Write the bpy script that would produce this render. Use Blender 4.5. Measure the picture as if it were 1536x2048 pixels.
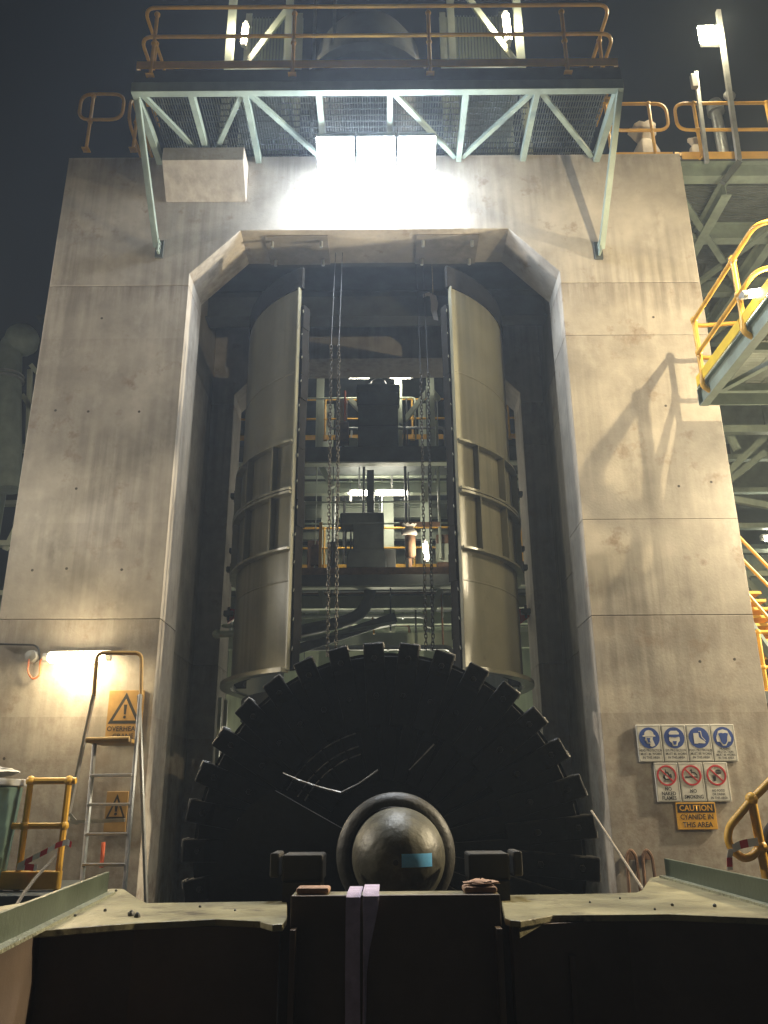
import bpy, math, random
from mathutils import Vector, Matrix
random.seed(7)
sc = bpy.context.scene
for o in list(bpy.data.objects): bpy.data.objects.remove(o)

# ------------------------------------------------------------------ camera, world, exposure
FPX, PITCH, ROLL = 1640.0, math.radians(19.46), math.radians(0.4)
EYE = Vector((0.1, 0.0, 2.1))
_f = Vector((0, math.cos(PITCH), math.sin(PITCH))); _r0 = Vector((1, 0, 0)); _u0 = _r0.cross(_f)
_r = _r0*math.cos(ROLL) - _u0*math.sin(ROLL); _u = _r0*math.sin(ROLL) + _u0*math.cos(ROLL)
cam_d = bpy.data.cameras.new('camera'); cam = bpy.data.objects.new('camera', cam_d)
sc.collection.objects.link(cam); sc.camera = cam
cam.matrix_world = Matrix(((_r.x, _u.x, -_f.x, EYE.x), (_r.y, _u.y, -_f.y, EYE.y), (_r.z, _u.z, -_f.z, EYE.z), (0, 0, 0, 1)))
cam_d.sensor_fit = 'VERTICAL'; cam_d.sensor_height = 36.0; cam_d.sensor_width = 27.0
cam_d.lens = FPX/2048*36.0; cam_d.clip_start = 0.05; cam_d.clip_end = 500

w = bpy.data.worlds.new('World'); sc.world = w; w.use_nodes = True
nt = w.node_tree; bg = nt.nodes['Background']
bg.inputs['Color'].default_value = (0.30, 0.34, 0.42, 1); bg.inputs['Strength'].default_value = 0.008   # night sky lit by the plant
sc.render.engine = 'CYCLES'
sc.view_settings.view_transform = 'Standard'; sc.view_settings.look = 'None'
sc.view_settings.exposure = 0.0; sc.view_settings.gamma = 1.0
sc.cycles.use_denoising = True
try: sc.cycles.denoiser = 'OPENIMAGEDENOISE'
except Exception: pass
sc.cycles.max_bounces = 6; sc.cycles.diffuse_bounces = 3; sc.cycles.glossy_bounces = 3; sc.cycles.volume_bounces = 0
sc.cycles.sample_clamp_indirect = 6.0; sc.cycles.use_light_tree = True
sc.cycles.caustics_reflective = False; sc.cycles.caustics_refractive = False

def at(px, py, Y):
    d = _f + _r*((px-768)/FPX) + _u*((1024-py)/FPX)
    return EYE + d*(Y/d.y)
def atz(px, py, z):
    d = _f + _r*((px-768)/FPX) + _u*((1024-py)/FPX)
    return EYE + d*((z-EYE.z)/d.z)

# ------------------------------------------------------------------ materials
MATS = {}
def mat(name, col, rough=0.6, metal=0.0, var=0.25, scale=3.0, bump=0.1, bscale=40.0, col2=None, spec=0.5, streak=0.0, spot=None):
    m = bpy.data.materials.new(name); m.use_nodes = True; t = m.node_tree; n = t.nodes; l = t.links
    b = n['Principled BSDF']; b.inputs['Metallic'].default_value = metal; b.inputs['Specular IOR Level'].default_value = spec
    geo = n.new('ShaderNodeNewGeometry')
    nz = n.new('ShaderNodeTexNoise'); nz.inputs['Scale'].default_value = scale; nz.inputs['Detail'].default_value = 6; nz.inputs['Roughness'].default_value = 0.62
    l.new(geo.outputs['Position'], nz.inputs['Vector'])
    rp = n.new('ShaderNodeValToRGB'); rp.color_ramp.elements[0].position = 0.32; rp.color_ramp.elements[1].position = 0.68
    c2 = col2 or tuple(c*(1-var) for c in col)
    rp.color_ramp.elements[0].color = (*c2, 1); rp.color_ramp.elements[1].color = (*[min(1, c*(1+var*0.4)) for c in col], 1)
    l.new(nz.outputs['Fac'], rp.inputs['Fac']); out = rp.outputs['Color']
    if streak:
        mp = n.new('ShaderNodeMapping'); mp.inputs['Scale'].default_value = (7, 7, 0.28); l.new(geo.outputs['Position'], mp.inputs['Vector'])
        n2 = n.new('ShaderNodeTexNoise'); n2.inputs['Scale'].default_value = 1.6; n2.inputs['Detail'].default_value = 5; l.new(mp.outputs['Vector'], n2.inputs['Vector'])
        r2 = n.new('ShaderNodeValToRGB'); r2.color_ramp.elements[0].position = 0.36; r2.color_ramp.elements[1].position = 0.62
        r2.color_ramp.elements[0].color = (1-streak,)*3+(1,); r2.color_ramp.elements[1].color = (1, 1, 1, 1)
        l.new(n2.outputs['Fac'], r2.inputs['Fac'])
        mx = n.new('ShaderNodeMixRGB'); mx.blend_type = 'MULTIPLY'
        n5 = n.new('ShaderNodeTexNoise'); n5.inputs['Scale'].default_value = 0.55; n5.inputs['Detail'].default_value = 3; l.new(geo.outputs['Position'], n5.inputs['Vector'])
        r5 = n.new('ShaderNodeMapRange'); r5.inputs['From Min'].default_value = .40; r5.inputs['From Max'].default_value = .62; l.new(n5.outputs['Fac'], r5.inputs['Value']); l.new(r5.outputs['Result'], mx.inputs['Fac'])
        l.new(out, mx.inputs['Color1']); l.new(r2.outputs['Color'], mx.inputs['Color2']); out = mx.outputs['Color']
    if spot:                                     # dirt blotches: (colour, threshold, scale)
        n3 = n.new('ShaderNodeTexNoise'); n3.inputs['Scale'].default_value = spot[2]; n3.inputs['Detail'].default_value = 8; n3.inputs['Roughness'].default_value = 0.7
        l.new(geo.outputs['Position'], n3.inputs['Vector'])
        r3 = n.new('ShaderNodeValToRGB'); r3.color_ramp.elements[0].position = spot[1]; r3.color_ramp.elements[1].position = spot[1]+0.14
        r3.color_ramp.elements[0].color = (0, 0, 0, 1); r3.color_ramp.elements[1].color = (1, 1, 1, 1)
        l.new(n3.outputs['Fac'], r3.inputs['Fac'])
        mx = n.new('ShaderNodeMixRGB'); l.new(r3.outputs['Color'], mx.inputs['Fac']); l.new(out, mx.inputs['Color1']); mx.inputs['Color2'].default_value = (*spot[0], 1); out = mx.outputs['Color']
    l.new(out, b.inputs['Base Color'])
    mr = n.new('ShaderNodeMapRange'); mr.inputs['To Min'].default_value = max(0.05, rough-0.12); mr.inputs['To Max'].default_value = min(1, rough+0.12)
    l.new(nz.outputs['Fac'], mr.inputs['Value']); l.new(mr.outputs['Result'], b.inputs['Roughness'])
    if bump:
        nb = n.new('ShaderNodeTexNoise'); nb.inputs['Scale'].default_value = bscale; nb.inputs['Detail'].default_value = 4; l.new(geo.outputs['Position'], nb.inputs['Vector'])
        bp = n.new('ShaderNodeBump'); bp.inputs['Strength'].default_value = bump; bp.inputs['Distance'].default_value = 0.02
        l.new(nb.outputs['Fac'], bp.inputs['Height']); l.new(bp.outputs['Normal'], b.inputs['Normal'])
    MATS[name] = m; return m
def glow(name, col, s):
    m = bpy.data.materials.new(name); m.use_nodes = True; b = m.node_tree.nodes['Principled BSDF']
    b.inputs['Base Color'].default_value = (.8, .8, .8, 1); b.inputs['Emission Color'].default_value = (*col, 1); b.inputs['Emission Strength'].default_value = s
    MATS[name] = m; return m

def concrete_mat():
    """board-marked, rain-streaked concrete; stains run down from the pour joints, blotches grow towards the ground"""
    m = mat('concrete', (0.43, 0.392, 0.338), 0.85, 0, 0.32, 1.5, 0.10, 34, streak=0.34, spot=((0.25, 0.20, 0.155), 0.58, 2.6), spec=0.25)
    t = m.node_tree; n = t.nodes; l = t.links; b = n['Principled BSDF']
    src = b.inputs['Base Color'].links[0].from_socket
    geo = n.new('ShaderNodeNewGeometry'); sp = n.new('ShaderNodeSeparateXYZ'); l.new(geo.outputs['Position'], sp.inputs[0])
    tot = None
    def math_(op, a, bb=None, clamp=False):
        q = n.new('ShaderNodeMath'); q.operation = op; q.use_clamp = clamp
        for i, v in enumerate((a, bb)):
            if v is None: continue
            if isinstance(v, (int, float)): q.inputs[i].default_value = v
            else: l.new(v, q.inputs[i])
        return q.outputs[0]
    for zj, amp, ln in ((8.40, 1.0, 0.55), (4.04, 0.9, 0.7), (2.98, 0.7, 0.5), (7.62, 0.35, 0.4), (5.17, 0.25, 0.4), (10.45, 0.6, 0.8)):
        d = math_('SUBTRACT', zj, sp.outputs['Z'])                      # distance below the joint
        below = math_('GREATER_THAN', d, 0.0)
        fall = math_('SUBTRACT', 1.0, math_('DIVIDE', d, ln), True)
        v = math_('MULTIPLY', math_('MULTIPLY', below, math_('POWER', fall, 1.6)), amp)
        tot = v if tot is None else math_('MAXIMUM', tot, v)
    mp = n.new('ShaderNodeMapping'); mp.inputs['Scale'].default_value = (9, 9, 1.0); l.new(geo.outputs['Position'], mp.inputs['Vector'])
    nz = n.new('ShaderNodeTexNoise'); nz.inputs['Scale'].default_value = 1.0; nz.inputs['Detail'].default_value = 7; nz.inputs['Roughness'].default_value = 0.7; l.new(mp.outputs['Vector'], nz.inputs['Vector'])
    k = math_('MULTIPLY', tot, math_('SUBTRACT', math_('MULTIPLY', nz.outputs['Fac'], 3.2), 1.15, True), True)
    mx = n.new('ShaderNodeMixRGB'); mx.inputs['Color2'].default_value = (0.15, 0.12, 0.095, 1)
    l.new(math_('MULTIPLY', k, 0.75), mx.inputs['Fac']); l.new(src, mx.inputs['Color1'])
    # splash stains low down on the legs
    n4 = n.new('ShaderNodeTexNoise'); n4.inputs['Scale'].default_value = 4.5; n4.inputs['Detail'].default_value = 8; n4.inputs['Roughness'].default_value = 0.68; l.new(geo.outputs['Position'], n4.inputs['Vector'])
    low = math_('SUBTRACT', 1.0, math_('DIVIDE', sp.outputs['Z'], 4.6), True)
    k2 = math_('MULTIPLY', math_('SUBTRACT', math_('MULTIPLY', n4.outputs['Fac'], 5.0), 2.25, True), low, True)
    m2 = n.new('ShaderNodeMixRGB'); m2.inputs['Color2'].default_value = (0.17, 0.12, 0.085, 1)
    l.new(k2, m2.inputs['Fac']); l.new(mx.outputs['Color'], m2.inputs['Color1'])
    mp6 = n.new('ShaderNodeMapping'); mp6.inputs['Scale'].default_value = (2.2, 2.2, 1.3); mp6.inputs['Location'].default_value = (7, 3, 5); l.new(geo.outputs['Position'], mp6.inputs['Vector'])
    n6 = n.new('ShaderNodeTexNoise'); n6.inputs['Scale'].default_value = 1.4; n6.inputs['Detail'].default_value = 9; n6.inputs['Roughness'].default_value = 0.66; l.new(mp6.outputs['Vector'], n6.inputs['Vector'])
    k6 = math_('MULTIPLY', math_('SUBTRACT', math_('MULTIPLY', n6.outputs['Fac'], 4.0), 2.15, True), 0.55)
    m6 = n.new('ShaderNodeMixRGB'); m6.inputs['Color2'].default_value = (0.56, 0.52, 0.46, 1); l.new(k6, m6.inputs['Fac']); l.new(m2.outputs['Color'], m6.inputs['Color1']); l.new(m6.outputs['Color'], b.inputs['Base Color'])
concrete_mat()
mat('concrete_shaded', (0.24, 0.22, 0.19), 0.9, 0, 0.3, 1.5, 0.2, 30, streak=0.3)  # darker copy of the concrete, shade put into its colour
mat('tie_hole', (0.09, 0.08, 0.07), 0.95, 0, 0.4, 8)
mat('ground', (0.10, 0.095, 0.085), 0.85, 0, 0.4, 0.8, 0.3, 12)
mat('steel_green', (0.24, 0.30, 0.26), 0.5, 0.0, 0.3, 2.5, 0.06, 60, streak=0.15)
mat('steel_dark', (0.075, 0.085, 0.08), 0.6, 0, 0.4, 3, 0.1, 50)
mat('galvanised', (0.42, 0.44, 0.44), 0.45, 0.6, 0.25, 8, 0.05, 60)
mat('grating', (0.20, 0.23, 0.22), 0.55, 0.5, 0.3, 5, 0)
mat('yellow', (0.68, 0.38, 0.045), 0.45, 0, 0.18, 6, 0.06, 50, spot=((0.28, 0.19, 0.09), 0.66, 9))
mat('yellow_bright', (0.80, 0.56, 0.03), 0.45, 0, 0.12, 6, 0.04, 50, spot=((0.35, 0.25, 0.08), 0.70, 9))
mat('mill_paint', (0.205, 0.20, 0.145), 0.33, 0, 0.22, 1.6, 0.08, 18, streak=0.32, spot=((0.10, 0.085, 0.06), 0.62, 2.6))
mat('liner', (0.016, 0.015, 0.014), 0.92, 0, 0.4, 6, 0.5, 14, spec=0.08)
mat('screw', (0.017, 0.017, 0.016), 0.48, 0.2, 0.4, 4, 0.5, 18, spot=((0.05, 0.047, 0.042), 0.66, 5))
mat('screw_highlight', (0.34, 0.33, 0.31), 0.45, 0.3, 0.6, 9, 0.5, 25)  # pale stand-in for highlights along the black screw's edges
mat('hub_steel', (0.085, 0.08, 0.052), 0.5, 0.15, 0.6, 5, 0.35, 16, spot=((0.17, 0.15, 0.10), 0.56, 7))
mat('cradle_paint', (0.28, 0.25, 0.14), 0.42, 0, 0.4, 3.5, 0.3, 22, spot=((0.07, 0.055, 0.035), 0.54, 4.5))
mat('weld_grain', (0.34, 0.335, 0.22), 0.35, 0.2, 0.5, 30, 0.9, 60)
mat('collar', (0.032, 0.030, 0.022), 0.55, 0.1, 0.4, 7, 0.3, 25, spot=((0.06, 0.05, 0.04), 0.55, 6))
mat('bolt_worn', (0.06, 0.057, 0.052), 0.4, 0.5, 0.5, 12, 0.2, 40)
mat('clamp', (0.028, 0.024, 0.017), 0.8, 0, 0.4, 5, 0.2, 30)
mat('cradle_green', (0.075, 0.09, 0.058), 0.4, 0, 0.25, 3, 0.1, 30)
mat('cradle_web', (0.11, 0.075, 0.05), 0.65, 0, 0.3, 2, 0.1, 20)
mat('timber', (0.33, 0.20, 0.13), 0.8, 0, 0.4, 9, 0.4, 30)
mat('sling', (0.50, 0.42, 0.56), 0.85, 0, 0.25, 14, 0.3, 160)
mat('aluminium', (0.55, 0.54, 0.52), 0.4, 0.7, 0.25, 7, 0.05, 60)
mat('ladder_platform', (0.42, 0.25, 0.06), 0.6, 0, 0.3, 8)
mat('sign_white', (0.66, 0.65, 0.60), 0.5, 0, 0.12, 9, 0, streak=.18, spot=((0.25, 0.20, 0.14), 0.62, 6))
mat('sign_yellow', (0.36, 0.215, 0.065), 0.5, 0, 0.2, 9, 0, streak=.18, spot=((0.25, 0.20, 0.14), 0.62, 6))
mat('sign_orange', (0.72, 0.38, 0.04), 0.5, 0, 0.12, 9, 0, streak=.18, spot=((0.25, 0.20, 0.14), 0.62, 6))
mat('sign_blue', (0.02, 0.06, 0.28), 0.5, 0, 0.1, 9, 0)
mat('sign_red', (0.50, 0.03, 0.04), 0.5, 0, 0.1, 9, 0)
mat('sign_black', (0.02, 0.02, 0.02), 0.5, 0, 0.1, 9, 0)
mat('tape_red', (0.55, 0.04, 0.05), 0.5, 0, 0.1, 9, 0)
mat('tape_white', (0.7, 0.68, 0.65), 0.5, 0, 0.1, 9, 0)
mat('chain', (0.075, 0.068, 0.055), 0.5, 0.6, 0.4, 20, 0)
mat('cable', (0.03, 0.03, 0.03), 0.6, 0, 0.2, 9, 0)
mat('cable_orange', (0.45, 0.13, 0.05), 0.6, 0, 0.2, 9, 0)
mat('rope', (0.30, 0.25, 0.18), 0.9, 0, 0.3, 30, 0.3, 90)
mat('cladding', (0.40, 0.47, 0.34), 0.5, 0, 0.18, 1.2, 0, streak=0.2)
mat('cladding_pale', (0.50, 0.55, 0.40), 0.5, 0, 0.12, 1.2, 0, streak=0.2)
mat('beam_pale', (0.45, 0.50, 0.40), 0.5, 0, 0.2, 2, 0)
mat('rust', (0.20, 0.11, 0.06), 0.8, 0, 0.4, 8, 0.2)
mat('rubber', (0.05, 0.05, 0.047), 0.5, 0, 0.3, 8, 0.1)
mat('bag', (0.68, 0.62, 0.56), 0.8, 0, 0.15, 8, 0.5, 12)
mat('bin_green', (0.10, 0.16, 0.13), 0.5, 0, 0.3, 4, 0.05)
mat('purple', (0.16, 0.12, 0.32), 0.6, 0, 0.2, 6, 0)
mat('cyan_patch', (0.17, 0.55, 1.0), 0.35, 0, 0.12, 30, 0)
mat('plastic_grey', (0.35, 0.35, 0.33), 0.5, 0, 0.15, 8, 0)
mat('red_paint', (0.40, 0.03, 0.02), 0.5, 0, 0.3, 8, 0)
mat('orange_red', (0.62, 0.12, 0.04), 0.5, 0, 0.2, 8, 0)
glow('tube_warm', (1.0, 0.80, 0.48), 60)
glow('tube_back', (1.0, 0.93, 0.74), 30)
glow('flood_lens', (0.86, 0.93, 1.0), 90)
glow('pole_lens', (1.0, 0.86, 0.55), 140)

# ------------------------------------------------------------------ mesh helpers
COL = sc.collection
def V(*a): return Vector(a[0] if len(a) == 1 else a)
class MB:
    def __init__(s): s.v = []; s.f = []
    def add(s, vs, fs):
        o = len(s.v); s.v += [tuple(v) for v in vs]; s.f += [tuple(i+o for i in f) for f in fs]; return s
    def box(s, x0, x1, y0, y1, z0, z1):
        return s.add([(x0,y0,z0),(x1,y0,z0),(x1,y1,z0),(x0,y1,z0),(x0,y0,z1),(x1,y0,z1),(x1,y1,z1),(x0,y1,z1)],
                     [(0,3,2,1),(4,5,6,7),(0,1,5,4),(1,2,6,5),(2,3,7,6),(3,0,4,7)])
    def bar(s, p, q, wd, ht, up=(0, 0, 1)):
        p, q = V(p), V(q); d = (q-p).normalized(); a = d.cross(V(up))
        if a.length < 1e-4: a = d.cross(V(0, 1, 0))
        a.normalize(); b = a.cross(d).normalized(); a *= wd/2; b *= ht/2
        return s.add([p-a-b, p+a-b, p+a+b, p-a+b, q-a-b, q+a-b, q+a+b, q-a+b],
                     [(0,1,2,3),(7,6,5,4),(0,4,5,1),(1,5,6,2),(2,6,7,3),(3,7,4,0)])
    def ibeam(s, p, q, wd, ht, t=0.014, up=(0, 0, 1)):
        p, q = V(p), V(q); d = (q-p).normalized(); a = d.cross(V(up))
        if a.length < 1e-4: a = d.cross(V(0, 1, 0))
        b = a.normalized().cross(d).normalized(); k = b*(ht/2-t/2)
        s.bar(p+k, q+k, wd, t, up); s.bar(p-k, q-k, wd, t, up); s.bar(p, q, t, ht-2*t, up); return s
    def prism(s, poly, y0, y1):          # polygon in XZ pulled along Y
        n = len(poly)
        s.add([(x, y0, z) for x, z in poly]+[(x, y1, z) for x, z in poly],
              [tuple(range(n)), tuple(range(2*n-1, n-1, -1))]+[(i, n+i, n+(i+1) % n, (i+1) % n) for i in range(n)]); return s
    def slab(s, poly, z0, z1):           # polygon in XY pulled along Z
        n = len(poly)
        s.add([(x, y, z0) for x, y in poly]+[(x, y, z1) for x, y in poly],
              [tuple(range(n-1, -1, -1)), tuple(range(n, 2*n))]+[(i, (i+1) % n, n+(i+1) % n, n+i) for i in range(n)]); return s
    def tube(s, pts, r, n=8, closed=False, cap=True):
        pts = [V(p) for p in pts]; m = len(pts); rings = []; ref = None
        for i, p in enumerate(pts):
            if closed: d = pts[(i+1) % m]-pts[i-1]
            else: d = pts[min(i+1, m-1)]-pts[max(i-1, 0)]
            d.normalize()
            if ref is None:
                ref = d.orthogonal().normalized()
            ref = (ref-d*ref.dot(d)).normalized(); b = d.cross(ref)
            rr = r[i] if isinstance(r, (list, tuple)) else r
            rings.append([p+(ref*math.cos(2*math.pi*k/n)+b*math.sin(2*math.pi*k/n))*rr for k in range(n)])
        o = len(s.v); s.v += [tuple(v) for g in rings for v in g]
        for i in range(m if closed else m-1):
            j = (i+1) % m
            for k in range(n): s.f.append((o+i*n+k, o+i*n+(k+1) % n, o+j*n+(k+1) % n, o+j*n+k))
        if not closed and cap:
            s.f.append(tuple(o+k for k in range(n-1, -1, -1))); s.f.append(tuple(o+(m-1)*n+k for k in range(n)))
        return s
    def ball(s, c, r, n=8, m=6):
        c = V(c); pts = [c+V(0, 0, -r*math.cos(math.pi*i/m)) for i in range(m+1)]
        return s.tube(pts, [max(1e-4, r*math.sin(math.pi*i/m)) for i in range(m+1)], n)
    def lathe(s, prof, c, axis='Z', n=24, a0=0, a1=2*math.pi):   # prof: (radius, along)
        full = abs(a1-a0-2*math.pi) < 1e-6; k = n if full else n+1; o = len(s.v)
        for r, h in prof:
            for i in range(k):
                a = a0+(a1-a0)*i/n
                e = (r*math.cos(a), r*math.sin(a))
                s.v.append((c[0]+e[0], c[1]+e[1], c[2]+h) if axis == 'Z' else (c[0]+e[0], c[1]+h, c[2]+e[1]))
        for j in range(len(prof)-1):
            for i in range(n):
                i2 = (i+1) % k; s.f.append((o+j*k+i, o+j*k+i2, o+(j+1)*k+i2, o+(j+1)*k+i))
        return s
    def build(s, name, m, parent=None, smooth=False, bevel=0, loc=None):
        me = bpy.data.meshes.new(name); me.from_pydata(s.v, [], s.f); me.update()
        me.materials.append(MATS[m] if isinstance(m, str) else m)
        o = bpy.data.objects.new(name, me); COL.objects.link(o)
        if parent is not None:
            o.parent = parent; o.matrix_parent_inverse = parent.matrix_world.inverted()
        if smooth:
            for p in me.polygons: p.use_smooth = True
            me.set_sharp_from_angle(angle=math.radians(38))
        if bevel:
            b = o.modifiers.new('bevel', 'BEVEL'); b.width = bevel; b.segments = 2; b.limit_method = 'ANGLE'; b.angle_limit = math.radians(50)
        return o
def tag(o, label, cat, group=None, kind=None):
    o['label'] = label; o['category'] = cat
    if group: o['group'] = group
    if kind: o['kind'] = kind
    return o
def thing(name, label, cat, loc=(0, 0, 0), group=None):
    o = bpy.data.objects.new(name, None); COL.objects.link(o); o.location = loc; o.empty_display_size = 0.2
    o.matrix_world = Matrix.Translation(V(loc))
    return tag(o, label, cat, group)
def fillet(pts, r, k=5, closed=False):
    pts = [V(p) for p in pts]; n = len(pts); out = []
    for i, p in enumerate(pts):
        if not closed and i in (0, n-1): out.append(p); continue
        a = pts[i-1]-p; b = pts[(i+1) % n]-p; rr = min(r, a.length*0.49, b.length*0.49)
        p0 = p+a.normalized()*rr; p1 = p+b.normalized()*rr
        for j in range(k+1):
            t = j/k; out.append(p0*(1-t)**2+p*2*t*(1-t)+p1*t*t)
    return out
def light(name, loc, power, col, radius=0.1, parent=None, kind='POINT', aim=None, size=None, angle=None, blend=0.5):
    d = bpy.data.lights.new(name, kind); d.energy = power; d.color = col
    if kind == 'AREA':
        d.shape = 'RECTANGLE'; d.size, d.size_y = size
    else: d.shadow_soft_size = radius
    if kind == 'SPOT': d.spot_size = angle; d.spot_blend = blend
    o = bpy.data.objects.new(name, d); COL.objects.link(o)
    m = Matrix.Translation(V(loc))
    if aim is not None: m = m @ (V(aim)-V(loc)).to_track_quat('-Z', 'Y').to_matrix().to_4x4()
    o.matrix_world = m
    if parent is not None: o.parent = parent; o.matrix_parent_inverse = parent.matrix_world.inverted()
    return o
def rect_px(mb, x0, y0, x1, y1, Y, dep):   # an axis-aligned member seen between two picture corners at distance Y
    a, b = at(x0, y0, Y), at(x1, y1, Y)
    return mb.box(min(a.x, b.x), max(a.x, b.x), Y, Y+dep, min(a.z, b.z), max(a.z, b.z))
def pbar(mb, a, b, Y, wd, ht, up=(0, 1, 0), Y2=None): return mb.bar(at(*a, Y), at(*b, Y if Y2 is None else Y2), wd, ht, up)

UP = V(0, 0, 1)
def handrail(name, label, path, posts, mt='yellow', h=1.05, r=0.024, toe=True, group='tubular handrails', mid=0.52, endcap=True, pr=None, toe_mat=None):
    """posts: points on the deck; the rails form one closed loop with rounded ends above the path"""
    root = thing(name, label, 'handrail', posts[0], group)
    path = [V(p) for p in path]
    top = [p+UP*h for p in path]; low = [p+UP*h*mid for p in path]
    MB().tube(fillet(top+low[::-1], 0.17, 6, True), r, 8, True).build('rail_loop', mt, root, True)
    for p in posts:
        p = V(p); m = MB().tube([p, p+UP*h], pr or r*1.05, 8); m.ball(p+UP*h, r*1.6); m.ball(p+UP*h*mid, r*1.6)
        m.box(p.x-.05, p.x+.05, p.y-.05, p.y+.05, p.z, p.z+.012)
        m.build('post', mt, root, True)
    if toe:
        for a, b in zip(path, path[1:]):
            MB().bar(a+UP*0.07, b+UP*0.07, 0.008, 0.12).build('toe_board', toe_mat or mt, root)
    return root
def tube_lamp(name, label, p, q, mt='tube_warm', power=0, col=(1, .82, .52), group='linear tube luminaires', r=0.045, house='plastic_grey', off=(0, 0.05, 0.06), hang=None, lr=0.06):
    p, q = V(p), V(q); d = (q-p).normalized(); root = thing(name, label, 'lamp', (p+q)/2, group)
    MB().tube([p, p+d*0.02, q-d*0.02, q], [r*.6, r, r, r*.6], 10).build('lens', mt, root, True)
    o = V(off); MB().bar(p+o-d*0.03, q+o+d*0.03, 0.10, 0.05).build('housing', house, root, bevel=0.008)
    for e in (p-d*0.03, q+d*0.03): MB().tube([e-d*0.025, e+d*0.025], r*0.8, 8).build('end_cap', house, root, True)
    if hang is not None: MB().bar(p.lerp(q, .5)+o, V(hang), 0.04, 0.04).build('bracket', house, root)
    if power:
        n_l = 2
        for i in range(n_l): light('lamp_light', p.lerp(q, (i+.5)/n_l)-V(o.x, o.y, o.z).normalized()*0.09, power/n_l, col, lr, root)
    return root

# ------------------------------------------------------------------ ground and concrete portal
g = MB().add([(-150, -150, 0), (150, -150, 0), (150, 150, 0), (-150, 150, 0)], [(0, 1, 2, 3)]).build('ground', 'ground'); g['kind'] = 'structure'; g['label'] = 'dark concrete yard slab under the plant'

portal = thing('concrete_portal', 'massive concrete portal frame with chamfered opening around the mill', 'concrete frame', (0, 9, 0))
for s in (-1, 1):
    lifts = [0.0, 4.04, 8.40] if s < 0 else [0.0, 4.04, 5.17, 7.62, 8.40]
    for z0, z1 in zip(lifts, lifts[1:]):
        poly = [(4.2, 9.0), (2.4, 9.0), (2.4, 9.72), (2.78, 9.72), (2.78, 12.35), (2.4, 12.35), (2.4, 13.05), (4.2, 13.05)]
        poly = [(x*s, y) for x, y in poly]
        if s > 0: poly = poly[::-1]
        gp = .0035 if z1 in (4.04, 8.40) else .0012
        MB().slab(poly, z0+gp, z1-gp).build('concrete_pour', 'concrete', portal, bevel=0.006)
    b = MB().box(min(s*2.78, s*4.2), max(s*2.78, s*4.2), 9.725, 12.345, 8.403, 10.47).build('side_wall', 'concrete_shaded', portal)  # same concrete as the legs, painted darker for the shaded interior
lint = [(-4.2, 8.403), (-2.4, 8.403), (-2.4, 8.58), (-1.775, 9.25), (1.775, 9.25), (2.4, 8.58), (2.4, 8.403), (4.2, 8.403), (4.2, 10.48), (-4.2, 10.48)]
MB().prism(lint, 9.0, 9.72).build('lintel', 'concrete', portal, bevel=0.01)
MB().prism(lint, 12.35, 13.05).build('lintel', 'concrete', portal, bevel=0.01)
MB().box(-2.775, 2.775, 9.725, 12.345, 10.05, 10.45).build('roof_slab', 'steel_dark', portal)
MB().add([(x, y, z) for x in (-2.80, -1.72) for y, z in ((8.998, 9.71), (8.65, 10.1), (8.65, 10.315), (8.998, 10.315))], [(0, 1, 2, 3), (7, 6, 5, 4), (0, 4, 5, 1), (1, 5, 6, 2), (2, 6, 7, 3), (3, 7, 4, 0)]).build('corbel', 'concrete', portal, bevel=0.012)
# bolted soffit plates, their dark tone painting faint shadow rectangles under the lintel
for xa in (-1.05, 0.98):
    p = MB().box(xa-0.42, xa+0.42, 9.10, 9.718, 9.232, 9.248).build('soffit_plate', 'concrete_shaded', portal)
    for bx in (-0.33, 0.33):
        for by in (9.2, 9.6):
            MB().lathe([(0.0, -0.06), (0.022, -0.06), (0.022, 0.03)], (xa+bx, by, 9.19), n=8).build('bolt', 'galvanised', p)
# formwork tie holes: shallow dark plugs in pairs
for s, cols in ((1, (3.55, 3.95)), (-1, (-3.9, -3.5, -2.9))):
    for z in (2.55, 3.55, 4.62, 5.6, 6.6, 7.9):
        for x in cols:
            if random.random() < .22 or (s < 0 and random.random() < .45): continue
            xx = x+random.uniform(-.03, .03); zz = z+random.uniform(-.03, .03)
            MB().lathe([(0.0, -0.0015), (0.015, -0.0015), (0.019, 0.004)], (xx, 9.0, zz), 'Y', 12).build('tie_hole', 'tie_hole', portal)

# ------------------------------------------------------------------ the mill: two half shells, door removed
MC = (0.0, 10.7); MR = 1.86; TH1 = math.radians(31.5); TH2 = math.radians(48)
mill = thing('tower_mill', 'khaki cylindrical grinding mill standing open inside the concrete portal', 'mill', (MC[0], MC[1], 0))
def arc_solid(prof, a0, a1, n=28):
    mb = MB(); k = n+1; m = len(prof)
    for r, z in prof:
        for i in range(k):
            a = a0+(a1-a0)*i/n; mb.v.append((MC[0]+r*math.cos(a), MC[1]+r*math.sin(a), z))
    for j in range(m):
        j2 = (j+1) % m
        for i in range(n): mb.f.append((j*k+i, j*k+i+1, j2*k+i+1, j2*k+i))
    mb.f.append(tuple(j*k for j in range(m-1, -1, -1))); mb.f.append(tuple(j*k+n for j in range(m)))
    return mb
def polar(a, r, z): return V(MC[0]+r*math.cos(a), MC[1]+r*math.sin(a), z)
Z0, Z1 = 3.47, 8.42; RZ = (6.23, 5.585, 4.87)
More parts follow.
